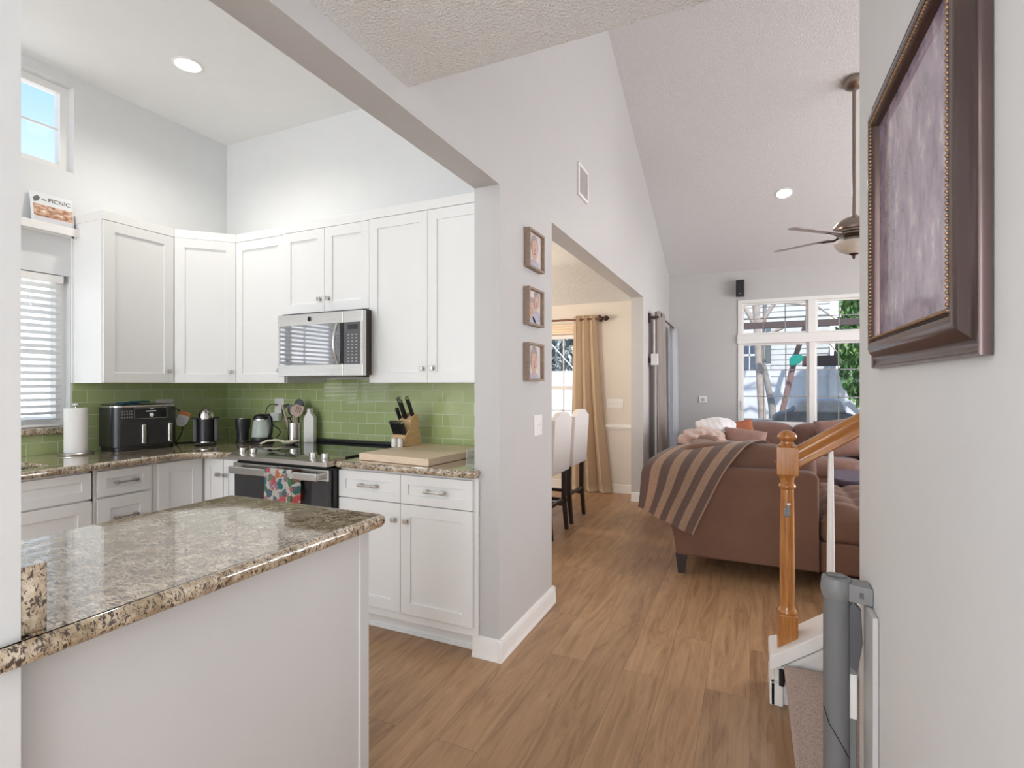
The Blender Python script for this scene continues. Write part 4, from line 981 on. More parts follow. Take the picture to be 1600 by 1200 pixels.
for i in range(k + 1):
    for zz in (c0, c1): mb.sph((.29 - .0295, a0 + (a1 - a0) * i / k, zz), .0040, 8, (1, 1, .8))
k = int((c1 - c0) / .0085)
for i in range(k + 1):
    for yy in (a0, a1): mb.sph((.29 - .0295, yy, c0 + (c1 - c0) * i / k), .0040, 8, (1, .8, 1))
mb.build('beading', 'gold', ln)
MB().box(.29 - .013, .29 - .002, py0 + .07, py1 - .07, pz0 + .07, pz1 - .07).build('print', 'print', t)

# ================= STAIRS, NEWEL, GATE =================
t = thing('stair_flight', (.6, 2.15, 0), 'taupe carpeted stair treads rising to the right beside the oak newel', 'stairs')
sy0, sy1 = 1.802, 2.486
mb = MB()
for i in range(5):
    x0 = .130 + .255 * i; z1 = .187 * (i + 1)
    mb.box(x0 + .022, x0 + 2.2 - .255 * i, sy0, sy1, 0 if i == 0 else z1 - .2, z1 - .004); mb.box(x0, x0 + .30, sy0, sy1, z1 - .034, z1, .014, 4)
mb.build('carpeted_steps', 'carpet', t)
# knee wall with sloping cap
SL = .70
kw = thing('stair_knee_wall', (.3, 2.58, 0), 'low white knee wall with sloping cap beneath the oak newel', 'knee wall')
MB().prism([(.098, 0), (1.4, 0), (1.4, .165 + SL * 1.30), (.13, .175), (.098, .150)], 'y', 2.515, 2.655).build('wall_core', 'trim', kw)
MB().prism([(.076, .150), (.076, .205), (.083, .214), (.10, .219), (1.4, .219 + SL * 1.3), (1.4, .170 + SL * 1.3), (.11, .166), (.09, .152)], 'y', 2.488, 2.682, bev=.004).build('sloping_cap', 'trim', kw)
MB().prism([(.12, .140), (.12, .162), (1.4, .162 + SL * 1.28), (1.4, .125 + SL * 1.28)], 'y', 2.503, 2.516).build('cap_moulding', 'trim', kw)
MB().box(.080, .128, 2.490, 2.515, 0, .098, .004).box(.076, .098, 2.490, 2.68, 0, .098, .004).build('end_skirting', 'trim', kw)
# newel
nx, ny = .148, 2.58
nw = thing('newel_post', (nx, ny, .22), 'golden oak newel post with a mushroom cap at the foot of the stairs', 'newel post')
MB().prism([(-.040, -.040), (.040, -.040), (.040, .040), (-.040, .040)], 'z', .225, .372, bev=.004, mx=Matrix.Translation((nx, ny, 0))).build('base_block', 'oak', nw)
P_ = [(.036, .368), (.040, .374), (.040, .382), (.034, .392), (.030, .402), (.0295, .42), (.0305, .60), (.0290, .80), (.0265, .905), (.026, .912), (.033, .918), (.035, .925), (.033, .932), (.027, .938), (.0275, .95), (.030, .962), (.0355, .970), (.036, .978)]
MB().lathe((nx, ny, 0), P_, 32).build('turned_shaft', 'oak', nw)
mb = MB(); mb.prism([(nx - .042, ny - .042), (nx + .042, ny - .042), (nx + .042, ny + .042), (nx - .042, ny + .042)], 'z', .975, 1.100, bev=.007, seg=2); mb.build('upper_block', 'oak', nw)
MB().lathe((nx, ny, 1.098), [(.038, 0), (.040, .004), (.033, .010), (.026, .014), (.025, .022), (.029, .028), (.035, .033), (.039, .038), (.0395, .046), (.035, .056), (.026, .064), (.012, .070), (0, .072)], 32).build('mushroom_cap', 'oak', nw)
hk = MB().box(nx - .016, nx + .010, ny - .038, ny - .024, .800, .835, .003).box(nx - .004, nx + .008, ny - .044, ny - .030, .805, .850, .003)
hk.build('gate_catch', 'grey_plastic', nw); MB().sph((nx + .002, ny - .040, .853), .008).build('catch_screw', 'chrome', nw)
MB().sph((nx - .045, ny - .01, 1.03), .005).build('screw_plug', 'oak', nw)
# lower catch of the gate
lc = MB().box(.118, .140, 2.488, 2.512, .105, .150, .006).cyl((.122, 2.484, .095), (.122, 2.484, .160), .011).cyl((.143, 2.490, .10), (.143, 2.490, .155), .008)
tag(lc.build('gate_floor_catch', 'black'), 'small black gate catch under the white cap beside the first stair', 'catch')
# handrail
hr = thing('handrail', (.6, ny, 1.2), 'golden oak handrail rising to the right from the newel post', 'handrail')
RS = math.atan(.66)
rp_ = [(-.030, -.034), (-.024, -.040), (.024, -.040), (.030, -.034), (.024, -.016), (.026, -.004), (.033, .010), (.033, .024), (.024, .036), (.010, .041), (-.010, .041), (-.024, .036), (-.033, .024), (-.033, .010), (-.026, -.004), (-.024, -.016)]
Mr = Matrix.Translation((nx + .040, ny, 1.055)) @ Matrix.Rotation(-RS, 4, 'Y')
MB().prism(rp_, 'x', -.028, 1.55, mx=Mr).build('rail', 'oak_rail', hr, angle=50)
for i, bx_ in enumerate((.312, .44, .57, .70, .83, .96)):
    zb = .2195 + SL * (bx_ - .10); zt = 1.055 + (bx_ - nx - .04) * .66 - .048
    b_ = thing('baluster', (bx_, ny, zb), 'slim white tapered stair baluster %s' % ('nearest the oak newel post' if i == 0 else 'farther up the oak handrail'), 'baluster', 'stair balusters')
    MB().lathe((bx_, ny, 0), [(.0155, zb + .008), (.0155, zb + .15), (.0145, zb + .35), (.0105, zt - .06), (.0095, zt)], 16).build('shaft', 'trim', b_)
# retractable gate
gx, gy = .213, 1.655
gt = thing('stair_gate', (gx, gy, .05), 'slate grey retractable safety gate rolled up on the right wall corner', 'gate')
MB().lathe((gx, gy, 0), [(.030, .05), (.031, .055), (.031, .80), (.030, .805)], 40).build('mesh_roll', 'mesh', gt)
MB().lathe((gx, gy, .792), [(.031, 0), (.0345, .006), (.0375, .020), (.0375, .034), (.036, .037), (.036, .046), (.034, .056), (.026, .060), (.024, .056), (.010, .052), (0, .052)], 40).box(gx - .022, gx + .022, gy - .003, gy + .003, .842, .853, .001).build('top_cap', 'grey_plastic', gt)
MB().tube([(gx - .0315, gy - .02, .50), (gx - .02, gy - .027, .46), (gx + .0, gy - .0325, .43), (gx + .02, gy - .028, .39), (gx + .03, gy - .012, .37)], .0012, 5).build('seam_cord', 'black', gt)
mb = MB().prism([(gx + .025, gy - .030), (gx + .040, gy - .034), (.288, gy - .045), (.2885, gy + .02), (gx + .030, gy + .030)], 'z', .795, .842, bev=.004)
mb.build('wall_bracket', 'grey_plastic', gt); MB().box(gx + .048, gx + .056, gy - .041, gy - .036, .812, .826, .001).build('release_button', 'darkgrey', gt)
MB().box(gx - .01, .288, gy - .03, gy + .02, .03, .055, .006).build('lower_bracket', 'grey_plastic', gt)
bx0, by0 = gx + .036, gy + .010
mb = MB().box(bx0 - .009, bx0 + .012, by0 - .012, by0 + .012, .075, .79, .005); mb.build('end_bar', 'grey_plastic', gt)
MB().box(bx0 - .0095, bx0 + .0125, by0 - .0128, by0 + .0125, .47, .595, .005).build('reflective_sleeve', 'white', gt)
MB().prism([(bx0 - .016, .62), (bx0 - .012, .76), (bx0 + .0, .79), (bx0 + .020, .77), (bx0 + .024, .68), (bx0 + .012, .60)], 'y', by0 - .018, by0 + .014, bev=.004).build('bar_handle', 'darkgrey', gt)
MB().cyl((bx0 + .004, by0, .79), (bx0 + .004, by0, .815), .010).build('bar_pin', 'darkgrey', gt)
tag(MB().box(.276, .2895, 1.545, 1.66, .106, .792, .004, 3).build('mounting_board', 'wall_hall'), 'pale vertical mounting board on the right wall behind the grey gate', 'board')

# ================= DINING ROOM =================
def chair():
    """back faces +x; origin between the rear feet"""
    t = thing('dining_chair', (0, 0, 0), 'x', 'chair', 'counter height chairs at the dining opening')
    hw = .235
    def back_fn(side):
        mb = MB(); b = bmesh.new(); n = 12; rows = []
        out = []
        for k in range(n + 1):
            u = k / n; y = -hw + 2 * hw * u
            d_ = abs(u - .5) * 2
            top = 1.115 - .048 * (0 if d_ < .35 else (1 if d_ > .85 else (1 - math.cos((d_ - .35) / .5 * PI)) / 2)) - (.012 if d_ > .97 else 0)
            out.append((y, top))
        pts = [(-hw, .565)] + out + [(hw, .565)]
        mb.prism(pts, 'x', -.005, .055, bev=.010, seg=3)
        # lean: top tips back by 7 cm
        for v in mb.bm.verts: v.co.x += (v.co.z - .565) * .06
        return mb
    back_fn(0).build('backrest', 'linen', t)
    MB().box(-.46, .01, -hw, hw, .56, .69, .03, 4).build('seat', 'linen', t)
    for y in (-hw + .025, hw - .025):
        mb = MB(); b = bmesh.new()
        mb.prism([(-.012, .60), (.032, .60), (.028, .30), (.050, 0), (.018, 0), (-.012, .30)], 'y', y - .018, y + .018); mb.build('leg', 'espresso', t)
        MB().box(-.445, -.405, y - .02, y + .02, 0, .58, .002).build('leg', 'espresso', t)
        MB().box(-.42, .015, y - .010, y + .010, .215, .245).build('stretcher', 'espresso', t)
    MB().box(0, .022, -hw + .03, hw - .03, .27, .30).build('stretcher', 'espresso', t)
    MB().box(-.435, -.415, -hw + .03, hw - .03, .17, .20).build('footrest', 'espresso', t)
    return t
ch = chair(); ch.location = (-1.615, 4.50, 0); ch['label'] = 'white upholstered counter chair nearest the wall edge in the dining opening'
c2 = copy_tree(ch); c2.location = (-1.63, 5.115, 0); c2['label'] = 'second white upholstered counter chair, in front of the cream curtain'
# table the chairs are pushed to
tb_ = thing('dining_table', (-2.6, 4.8, 0), 'tall dark dining table behind the white counter chairs', 'table')
MB().box(-3.3, -1.98, 4.1, 5.5, .86, .91, .008).build('tabletop', 'espresso', tb_)
for x in (-3.2, -2.08):
    for y in (4.2, 5.4): MB().box(x - .045, x + .045, y - .045, y + .045, 0, .86, .004).build('leg', 'espresso', tb_)
# curtains
def curtain(name, label, fn, m, nu=60, nv=30, th=.004, cat='curtain'):
    return tag(MB().grid(fn, nu, nv, th).build(name, m, angle=180), label, cat)
def dc(u, v):
    z = 2.245 - 2.238 * v; flare = v ** 1.5
    x0, x1 = -2.085 - .05 * v, -1.755 + .19 * flare
    x = x0 + (x1 - x0) * u
    ph = u * 3.2 * 2 * PI + .8
    y = DY - .085 + (.040 + .015 * v) * math.sin(ph) * (1 - .2 * math.sin(3 * v + u * 2)) - .010
    return Vector((x + .012 * math.sin(2 * ph + .5), y, z))
curtain('dining_curtain', 'long cream grommet curtain beside the dining room window', dc, 'curtain_cream', 110, 24)
rod = thing('curtain_rod', (-2.6, DY - .08, 2.20), 'dark bronze curtain rod with an acorn finial over the dining window', 'curtain rod')
MB().cyl((-3.75, DY - .09, 2.20), (-1.71, DY - .09, 2.20), .0125).build('pole', mat('reddish_rod', (.16, .055, .03), .35), rod)
MB().lathe((-1.71, DY - .09, 2.20), [(.012, 0), (.024, .006), (.026, .016), (.014, .024), (.014, .032), (.030, .045), (.034, .062), (.026, .085), (.010, .098), (0, .10)], 20, 'x').build('finial', 'rod', rod)
MB().box(-1.745, -1.722, DY - .10, DY - .0005, 2.165, 2.235, .004).cyl((-1.733, DY - .09, 2.2), (-1.733, DY - .09, 2.245), .016).build('bracket', 'rod', rod)
# patio curtains (hang in front of the patio door, seen nearly edge on)
def pc(y0, y1, amp, zt):
    def f(u, v):
        ph = u * 3.5 * 2 * PI
        return Vector((XW1 + .100 + .02 * v + amp * (1 + .35 * v) * math.sin(ph), y0 + (y1 - y0) * u, zt - (zt - .01) * v))
    return f
curtain('patio_curtain', 'taupe curtain panel hanging nearest on the living room side wall', pc(6.50, 6.93, .040, 2.262), 'curtain_taupe', 90, 16)
curtain('patio_curtain', 'white backlit curtain panel at the far end of the side wall', pc(7.86, 8.16, .045, 2.215), 'curtain_sheer', 90, 16)
rod = thing('curtain_rod', (XW1 + .1, 7.3, 2.22), 'dark bronze curtain rod projecting above the patio door curtains', 'curtain rod')
MB().cyl((XW1 + .115, 6.56, 2.215), (XW1 + .115, 8.14, 2.18), .0125).build('pole', 'rod', rod)
MB().lathe((XW1 + .115, 6.545, 2.216), [(0, -.10), (.012, -.095), (.030, -.07), (.036, -.045), (.028, -.025), (.014, -.012), (.022, 0), (.014, .012)], 20, 'y').build('finial', 'rod', rod)
MB().box(XW1 + .0005, XW1 + .12, 6.50, 6.525, 2.17, 2.20, .004).box(XW1 + .0005, XW1 + .02, 6.47, 6.55, 2.12, 2.24, .005).build('bracket', 'rod', rod)
# plug-in wall light and cord cover
wl_ = thing('wall_lamp', (XW1 + .03, 6.5, 1.62), 'small white box wall lamp on the side wall before the taupe curtain', 'lamp')
MB().box(XW1 + .035, XW1 + .115, 6.455, 6.535, 1.60, 1.74, .004).build('shade', 'white', wl_)
MB().cyl((XW1 + .0005, 6.49, 1.66), (XW1 + .04, 6.49, 1.66), .03).build('backplate', 'rod', wl_)
MB().box(XW1 + .06, XW1 + .078, 6.48, 6.50, 1.738, 2.15, .004).build('upper_cord', 'trim', wl_)
MB().box(XW1 + .075, XW1 + .095, 6.515, 6.533, .05, 1.602, .004).build('lower_cord', 'trim', wl_)

# ================= LIVING ROOM =================
sp_k = thing('wall_speaker', (-.13, YF, 2.63), 'small black speaker mounted on the far wall above the window corner', 'speaker')
MB().box(-.185, -.075, YF - .11, YF - .03, 2.635, 2.875, .006).build('cabinet', 'black', sp_k)
MB().box(-.176, -.084, YF - .118, YF - .108, 2.66, 2.868, .005).build('grille', 'black', sp_k)
MB().box(-.145, -.115, YF - .120, YF - .117, 2.672, 2.680).build('badge', 'nickel', sp_k)
MB().box(-.15, -.11, YF - .04, YF - .0005, 2.72, 2.80, .003).build('bracket', 'black', sp_k)
# sofa
sf = thing('sectional_sofa', (.4, 5.8, 0), 'large brown microfibre sectional sofa filling the living room', 'sofa')
# near back panel, flaring outward at its left
fl = [(-.490, .13), (-.500, .22), (-.535, .36), (-.590, .52), (-.645, .66), (-.680, .735), (-.670, .765), (-.64, .78), (.35, .785), (.395, .775), (.412, .75), (.415, .13)]
MB().prism(fl, 'y', 3.95, 4.12, bev=.018, seg=4).build('near_back', 'sofa', sf)
lf = [(-.485, .14), (-.500, .22), (-.535, .36), (-.590, .52), (-.645, .66), (-.680, .735), (-.670, .765), (-.62, .78), (-.50, .775), (-.44, .70), (-.40, .14)]
MB().prism(lf, 'y', 4.11, 7.75, bev=.018, seg=4).build('left_back', 'sofa', sf)
MB().box(-.42, 1.9, 7.48, 7.86, .14, .80, .03, 4).build('far_back', 'sofa', sf)
MB().box(-.41, .41, 4.10, 4.95, .13, .33, .02).box(-.41, .35, 4.9, 7.5, .13, .33, .02).box(.3, 1.9, 6.75, 7.5, .13, .33, .02).build('seat_base', 'sofa', sf)
def cushion(name, x0, x1, y0, y1, z0, z1, m, r=.06, puff=.02, parent=sf):
    mb = MB(); b = bmesh.new(); bmesh.ops.create_cube(b, size=1)
    bmesh.ops.subdivide_edges(b, edges=b.edges[:], cuts=6, use_grid_fill=True)
    for v in b.verts:
        p = v.co * 2
        L = [max(abs(p.x), 1e-6), max(abs(p.y), 1e-6), max(abs(p.z), 1e-6)]
        n = (L[0] ** 8 + L[1] ** 8 + L[2] ** 8) ** (1 / 8); k = max(L) / n
        q = p * k
        bul = (1 - q.x ** 2) * (1 - q.y ** 2) * (1 - q.z ** 2)
        mid = [(1 - q.y ** 2) * (1 - q.z ** 2), (1 - q.x ** 2) * (1 - q.z ** 2), (1 - q.x ** 2) * (1 - q.y ** 2)]
        hx, hy, hz = (x1 - x0) / 2, (y1 - y0) / 2, (z1 - z0) / 2
        v.co = Vector(((x0 + x1) / 2 + q.x * (hx + puff * mid[0]), (y0 + y1) / 2 + q.y * (hy + puff * mid[1]), (z0 + z1) / 2 + q.z * (hz + puff * mid[2])))
    mb.add(b); return mb.build(name, m, parent, angle=180, sub=1)
cushion('back_cushion', -.46, .40, 4.06, 4.30, .62, .925, 'sofa')
for a in (4.32, 5.12, 5.92): cushion('back_cushion', -.50, -.27, a, a + .78, .48, .87, 'sofa')
for a, b_ in ((-.22, .485), (.49, 1.19), (1.195, 1.88)): cushion('back_cushion', a, b_, 7.24, 7.52, .46, .875, 'sofa_leather', puff=.025)
for a in (4.14, 5.02, 5.90): cushion('seat_cushion', -.28, .40, a, a + .86, .32, .50, 'sofa')
for a, b_ in ((.42, 1.14), (1.15, 1.88)): cushion('seat_cushion', a, b_, 6.72, 7.26, .32, .52, 'sofa_leather')
# tufted chaise
MB().box(.422, 1.9, 3.96, 4.95, .13, .335, .02, 3).build('chaise_base', 'sofa', sf)
def tuft(u, v):
    x, y = .425 + 1.47 * u, 3.955 + .99 * v
    e = min(1, min(u, 1 - u) * 18) ** .5 * min(1, min(v, 1 - v) * 14) ** .5 if 0 < u < 1 and 0 < v < 1 else 0
    su, sv = u * 1.47 / .235, v * .99 / .25
    d = abs(math.sin(PI * su)) * abs(math.sin(PI * sv)); d2 = abs(math.cos(PI * (su - .5) )) * 0
    return Vector((x, y, .47 + .065 * e + .045 * e * d ** .45))
MB().grid(tuft, 90, 60).box(.425, 1.895, 3.955, 4.945, .335, .505, .035, 4).build('chaise_cushion', 'sofa', sf, angle=180)
for x, y in ((-.455, 3.985), (-.455, 7.7), (1.8, 4.0), (1.8, 7.75), (.46, 4.86)):
    MB().prism([(x - .04, .14), (x + .04, .14), (x + .022, 0), (x - .022, 0)], 'y', y - .03, y + .03).build('foot', 'espresso', sf)
# ottoman
ot = thing('storage_ottoman', (1.0, 5.6, 0), 'dark purple leather ottoman with a padded lid beyond the tufted chaise', 'ottoman')
MB().box(.70, 1.45, 5.30, 5.95, .06, .47, .015).build('body', 'purple', ot); cushion('lid', .69, 1.46, 5.29, 5.96, .465, .55, 'purple', puff=.012, parent=ot)
for x in (.76, 1.39):
    for y in (5.36, 5.89): MB().box(x - .025, x + .025, y - .025, y + .025, 0, .06).build('foot', 'espresso', ot)
# pillows
def pillow(label, c, w, h, th, rot, m):
    mb = MB(); b = bmesh.new(); n = 12; V = {}
    for s_ in (1, -1):
        for i in range(n + 1):
            for j in range(n + 1):
                u, v = -1 + 2 * i / n, -1 + 2 * j / n
                if s_ == -1 and (abs(u) == 1 or abs(v) == 1): V[(s_, i, j)] = V[(1, i, j)]; continue
                k = 1 - .10 * (1 - max(abs(u), abs(v)) ** 2) * 0
                pin = 1 - .07 * (1 - (abs(u) * abs(v)) ** 2) * (abs(u) > .99 or abs(v) > .99)
                z = th / 2 * ((1 - u ** 4) * (1 - v ** 4)) ** .5
                V[(s_, i, j)] = b.verts.new((u * w / 2 * pin, v * h / 2 * pin, s_ * z))
        for i in range(n):
            for j in range(n):
                f = [V[(s_, i, j)], V[(s_, i + 1, j)], V[(s_, i + 1, j + 1)], V[(s_, i, j + 1)]]
                b.faces.new(f if s_ == 1 else f[::-1])
    mb.add(b, Matrix.Translation(c) @ rot)
    return tag(mb.build('throw_pillow', m, angle=180), label, 'pillow')
E3 = lambda x, y, z: Matrix.Rotation(z, 4, 'Z') @ Matrix.Rotation(y, 4, 'Y') @ Matrix.Rotation(x, 4, 'X')
pillow('large mauve brown pillow leaning on the far sofa back, below the handrail', (.95, 7.05, .75), .48, .46, .16, E3(PI / 2 - .25, 0, -.12) @ Matrix.Rotation(.18, 4, 'Z'), 'pillow')
pillow('rust coloured pillow behind the handrail at the right wall edge', (1.38, 7.10, .72), .40, .40, .15, E3(PI / 2 - .2, 0, .1), 'rust')
pillow('mauve brown pillow slumped at the near left end of the sofa', (-.05, 6.05, .755), .42, .30, .16, E3(PI / 2 - .5, 0, .1) @ Matrix.Rotation(-.12, 4, 'Z'), 'pillow')
pillow('small rust and orange pillow peeking behind the mauve brown one', (-.10, 6.62, .80), .32, .30, .14, E3(PI / 2 - .35, 0, .2) @ Matrix.Rotation(.2, 4, 'Z'), 'rust')
# crumpled throws
def heap(name, label, c, rx, ry, rz, m, folds, seed):
    random.seed(seed); ph = [random.uniform(0, 6) for _ in range(6)]
    mb = MB(); b = bmesh.new(); bmesh.ops.create_icosphere(b, subdivisions=5, radius=1)
    for v in b.verts:
        p = v.co.copy(); q = 1 + .07 * math.sin(folds * (p.x * .6 + p.z * 1.2) + ph[0]) + .05 * math.sin(folds * 1.7 * (p.x * .4 - p.z + p.y) + ph[1]) + .02 * math.sin(22 * p.x + 9 * p.z + ph[2])
        z = p.z if p.z > 0 else p.z * .35
        v.co = Vector((c[0] + rx * p.x * q, c[1] + ry * p.y * q, c[2] + rz * z * q))
    mb.add(b); return tag(mb.build(name, m, angle=180), label, 'throw')
heap('fleece_throw', 'white fleece throw rolled over the sofa back, farthest of the three throws', (-.35, 6.35, .865), .23, .28, .13, 'throw_white', 4, 3)
heap('fleece_throw', 'dusty pink crumpled fleece throw between the white and striped ones', (-.44, 5.60, .80), .22, .42, .125, 'throw_tan', 9, 5)
# striped blanket draped over the near left corner
def blanket(u, v):
    # columns: left u=0 .. right u=1; v: 0 back, 1 hem
    back = Vector((-.60, 4.75, .80)).lerp(Vector((.16, 4.36, .925)), u)
    top = Vector((-.57, 4.35, .875)).lerp(Vector((.10, 4.22, .962)), u)
    crest = Vector((-.655, 4.06, .83)).lerp(Vector((-.02, 4.045, .945)), u)
    edge = Vector((-.715, 3.925, .755)).lerp(Vector((-.135, 3.925, .80)), u)
    mid = Vector((-.745, 3.905, .60)).lerp(Vector((-.25, 3.915, .55)), u)
    hem = Vector((-.755, 3.90, .470)).lerp(Vector((-.372, 3.905, .300)), u)
    P = [back, top, crest, edge, mid, hem]
    s_ = v * 5; i = min(4, int(s_)); f = s_ - i
    a, b_, c_, d_ = P[max(i - 1, 0)], P[i], P[i + 1], P[min(i + 2, 5)]
    p = .5 * ((2 * b_) + (-a + c_) * f + (2 * a - 5 * b_ + 4 * c_ - d_) * f * f + (-a + 3 * b_ - 3 * c_ + d_) * f ** 3)
    w = max(0, v - .35)
    p.y += -.022 * w * (1 + math.sin(u * 15 + 2 * v)) ; p.x += .01 * math.sin(9 * v + 4 * u)
    p.z += .020 * math.sin(u * PI) * (v < .5) * (1 + .6 * math.sin(14 * u)) * (.5 - v) * 2
    return p
bk_ = MB().grid(blanket, 90, 70, .010, uv=True)
tag(bk_.build('striped_blanket', 'blanket', angle=180), 'tan and brown striped blanket draped over the near left sofa corner', 'blanket')
# ceiling fan
fxx, fyy = .845, 5.51
fn = thing('ceiling_fan', (fxx, fyy, 2.6), 'brushed bronze ceiling fan on a long downrod with a frosted lamp bowl', 'ceiling fan')
tilt = Matrix.Translation((fxx, fyy, vz(fyy))) @ Matrix.Rotation(-math.atan(.38), 4, 'X')
mb = MB().lathe((0, 0, 0), [(.085, 0), (.088, -.012), (.080, -.035), (.055, -.055), (.022, -.062), (0, -.062)], 32); bmesh.ops.transform(mb.bm, matrix=tilt, verts=mb.bm.verts); mb.build('canopy', 'bronze_nickel', fn)
MB().cyl((fxx, fyy, vz(fyy) - .05), (fxx, fyy, 2.86), .0145).build('downrod', 'bronze_nickel', fn)
MB().lathe((fxx, fyy, 0), [(.02, 2.885), (.03, 2.865), (.075, 2.855), (.125, 2.825), (.158, 2.79), (.166, 2.76), (.160, 2.742), (.150, 2.735), (.150, 2.722), (.135, 2.712), (.135, 2.700), (.10, 2.690), (.075, 2.675), (.075, 2.655), (.095, 2.645), (0, 2.645)], 48).build('motor_housing', 'bronze_nickel', fn, angle=30)
MB().lathe((fxx, fyy, 0), [(.150, 2.640), (.155, 2.632), (.148, 2.605), (.115, 2.565), (.06, 2.540), (0, 2.536)], 40).build('lamp_bowl', 'bowl', fn)
MB().lathe((fxx, fyy, 0), [(.035, 2.540), (.038, 2.532), (.018, 2.522), (.012, 2.500), (.006, 2.488), (0, 2.486)], 20).build('finial', 'rod', fn)
for k in range(5):
    a = math.radians(150 + 72 * k); T = Matrix.Translation((fxx, fyy, 2.70)) @ Matrix.Rotation(a, 4, 'Z') @ Matrix.Rotation(math.radians(-9), 4, 'X')
    bl_ = MB().prism([(.20, -.055), (.66, -.068), (.70, -.050), (.712, 0), (.70, .050), (.66, .068), (.20, .055)], 'z', -.004, .004, bev=.0015, mx=T).build('blade', mat('greyed_blade_wood', (.33, .27, .25), .4) if k == 0 else bladem, fn)
    if k == 0: bladem = bl_.data.materials[0]
    MB().tube([T @ Vector(p) for p in ((.13, 0, .0), (.17, 0, -.014), (.21, 0, -.010), (.27, 0, -.006))], .010, 8).box(.21, .30, -.025, .025, -.009, -.004, .002, mx=T).build('blade_arm', 'rod', bl_)
# recessed lights
def can(at, n, r, label, watts, col=(1, .95, .86)):
    t = thing('recessed_light', at, label, 'ceiling light')
    R = Matrix.Translation(at) @ facing(n, (0, 1, 0))
    mb = MB(); mb.lathe((0, 0, 0), [(r * 1.25, 0), (r * 1.25, .004), (r * 1.05, .007), (r * .98, .001), (r * 1.0, .0)], 32); bmesh.ops.transform(mb.bm, matrix=R, verts=mb.bm.verts); mb.build('trim_ring', 'trim', t)
    mb = MB(); mb.lathe((0, 0, 0), [(r * .98, .0008), (r * .9, .003), (0, .004)], 32); bmesh.ops.transform(mb.bm, matrix=R, verts=mb.bm.verts); mb.build('lens', 'lamp', t)
    p = Vector(at) + Vector(n).normalized() * .03
    light('recessed_lamp', 'SPOT', p, watts, col, size=r, spot=math.radians(150), blend=.8, aim=tuple(n))
can((-3.16, 2.10, 3.3448), (0, 0, -1), .068, 'round recessed ceiling light glowing in the kitchen ceiling', 40)
nv_ = Vector((0, -.38, -1)).normalized()
can((.358, 6.81, vz(6.81) - .0006), tuple(nv_), .075, 'round recessed light glowing in the sloped living room ceiling', 40)

# ================= OUTDOORS =================
tag(MB().box(-30, 30, YF + .16, 60, -.22, -.14).build('garden_ground', 'ground'), kind='structure')
fx_ = thing('vinyl_fence', (0, 13, -.14), 'white vinyl privacy fence outside the living room window', 'fence')
for i in range(-2, 8):
    x = i * 1.25 + .35
    MB().box(x - .06, x + .06, 12.93, 13.07, -.14, 1.78, .01).box(x - .075, x + .075, 12.915, 13.085, 1.78, 1.82, .01).build('fence_post', 'fence', fx_)
    mb = MB()
    for k in range(7): mb.box(x + .06 + k * .1614, x + .058 + (k + 1) * .1614, 12.985, 13.015, -.1, 1.56, .003)
    mb.box(x + .06, x + 1.19, 12.96, 13.04, 1.54, 1.68, .006).box(x + .06, x + 1.19, 12.96, 13.04, .02, .14, .006); mb.build('fence_panel', 'fence', fx_)
hs = thing('neighbour_house', (0, 18, -.14), 'pale sided neighbour house beyond the white fence', 'house')
mb = MB()
for k in range(34): mb.prism([(17.5, k * .16 - .14), (17.46, k * .16 - .14), (17.49, k * .16 + .02), (17.5, k * .16 + .02)], 'x', -9, 2.1)
mb.box(-9, 2.1, 17.5, 22, -.14, 5.3); mb.build('siding_wall', 'siding', hs)
MB().prism([(16.6, 5.0), (19.6, 7.4), (22.6, 5.0), (22.6, 5.15), (19.6, 7.6), (16.6, 5.15)], 'x', -9.6, 2.3).build('roof', 'roofing', hs)
fw = rect_frame(MB(), -.45, .42, 1.55, 2.95, .07, 17.40, 17.50).box(-.45, .42, 17.42, 17.47, 2.22, 2.28).box(-.03, .0, 17.42, 17.45, 1.6, 2.9).build('window', 'trim', hs)
MB().box(-.42, .38, 17.45, 17.455, 1.58, 2.9).build('pane', mat('dark_window_pane', (.10, .13, .18), .1), fw)
MB().box(-.60, -.46, 17.42, 17.49, 1.45, 3.05).box(.43, .57, 17.42, 17.49, 1.45, 3.05).build('shutter', mat('grey_shutter', (.16, .19, .19), .6), hs)
h2 = thing('shed', (5, 17, -.14), 'low grey roofed outbuilding seen behind the fence at right', 'shed')
MB().box(2.75, 9, 16.0, 19, -.14, 2.3).build('wall', 'siding', h2)
MB().prism([(15.6, 2.2), (17.4, 3.4), (19.2, 2.2), (19.2, 2.35), (17.4, 3.55), (15.6, 2.35)], 'x', 2.4, 9.4).build('roof', 'roofing', h2)
tag(MB().box(-1, 5.5, 10.45, 10.55, 2.38, 2.49, .005).build('screen_cage_beam', 'beam'), 'upper dark horizontal beam of the patio screen cage outside', 'beam')
tag(MB().box(1.0, 5.5, 12.45, 12.57, 1.74, 1.96, .01).build('pergola_beam', 'beam'), 'brown horizontal swing beam outside, lower of the two beams', 'beam')
tag(MB().box(-1.2, .75, 10.8, 11.1, .66, .71, .005).box(-1.1, -1.05, 10.85, 11.05, -.14, .66).box(.6, .65, 10.85, 11.05, -.14, .66).build('garden_bench', 'bark_grey'), 'low grey garden bench in front of the white fence', 'bench')
def tree(name, label, base, limbs, m):
    t = thing(name, base, label, 'tree')
    mb = MB()
    for pts, r in limbs: mb.tube([Vector(base) + Vector(p) for p in pts], r, 10)
    mb.build('trunk', m, t); return t
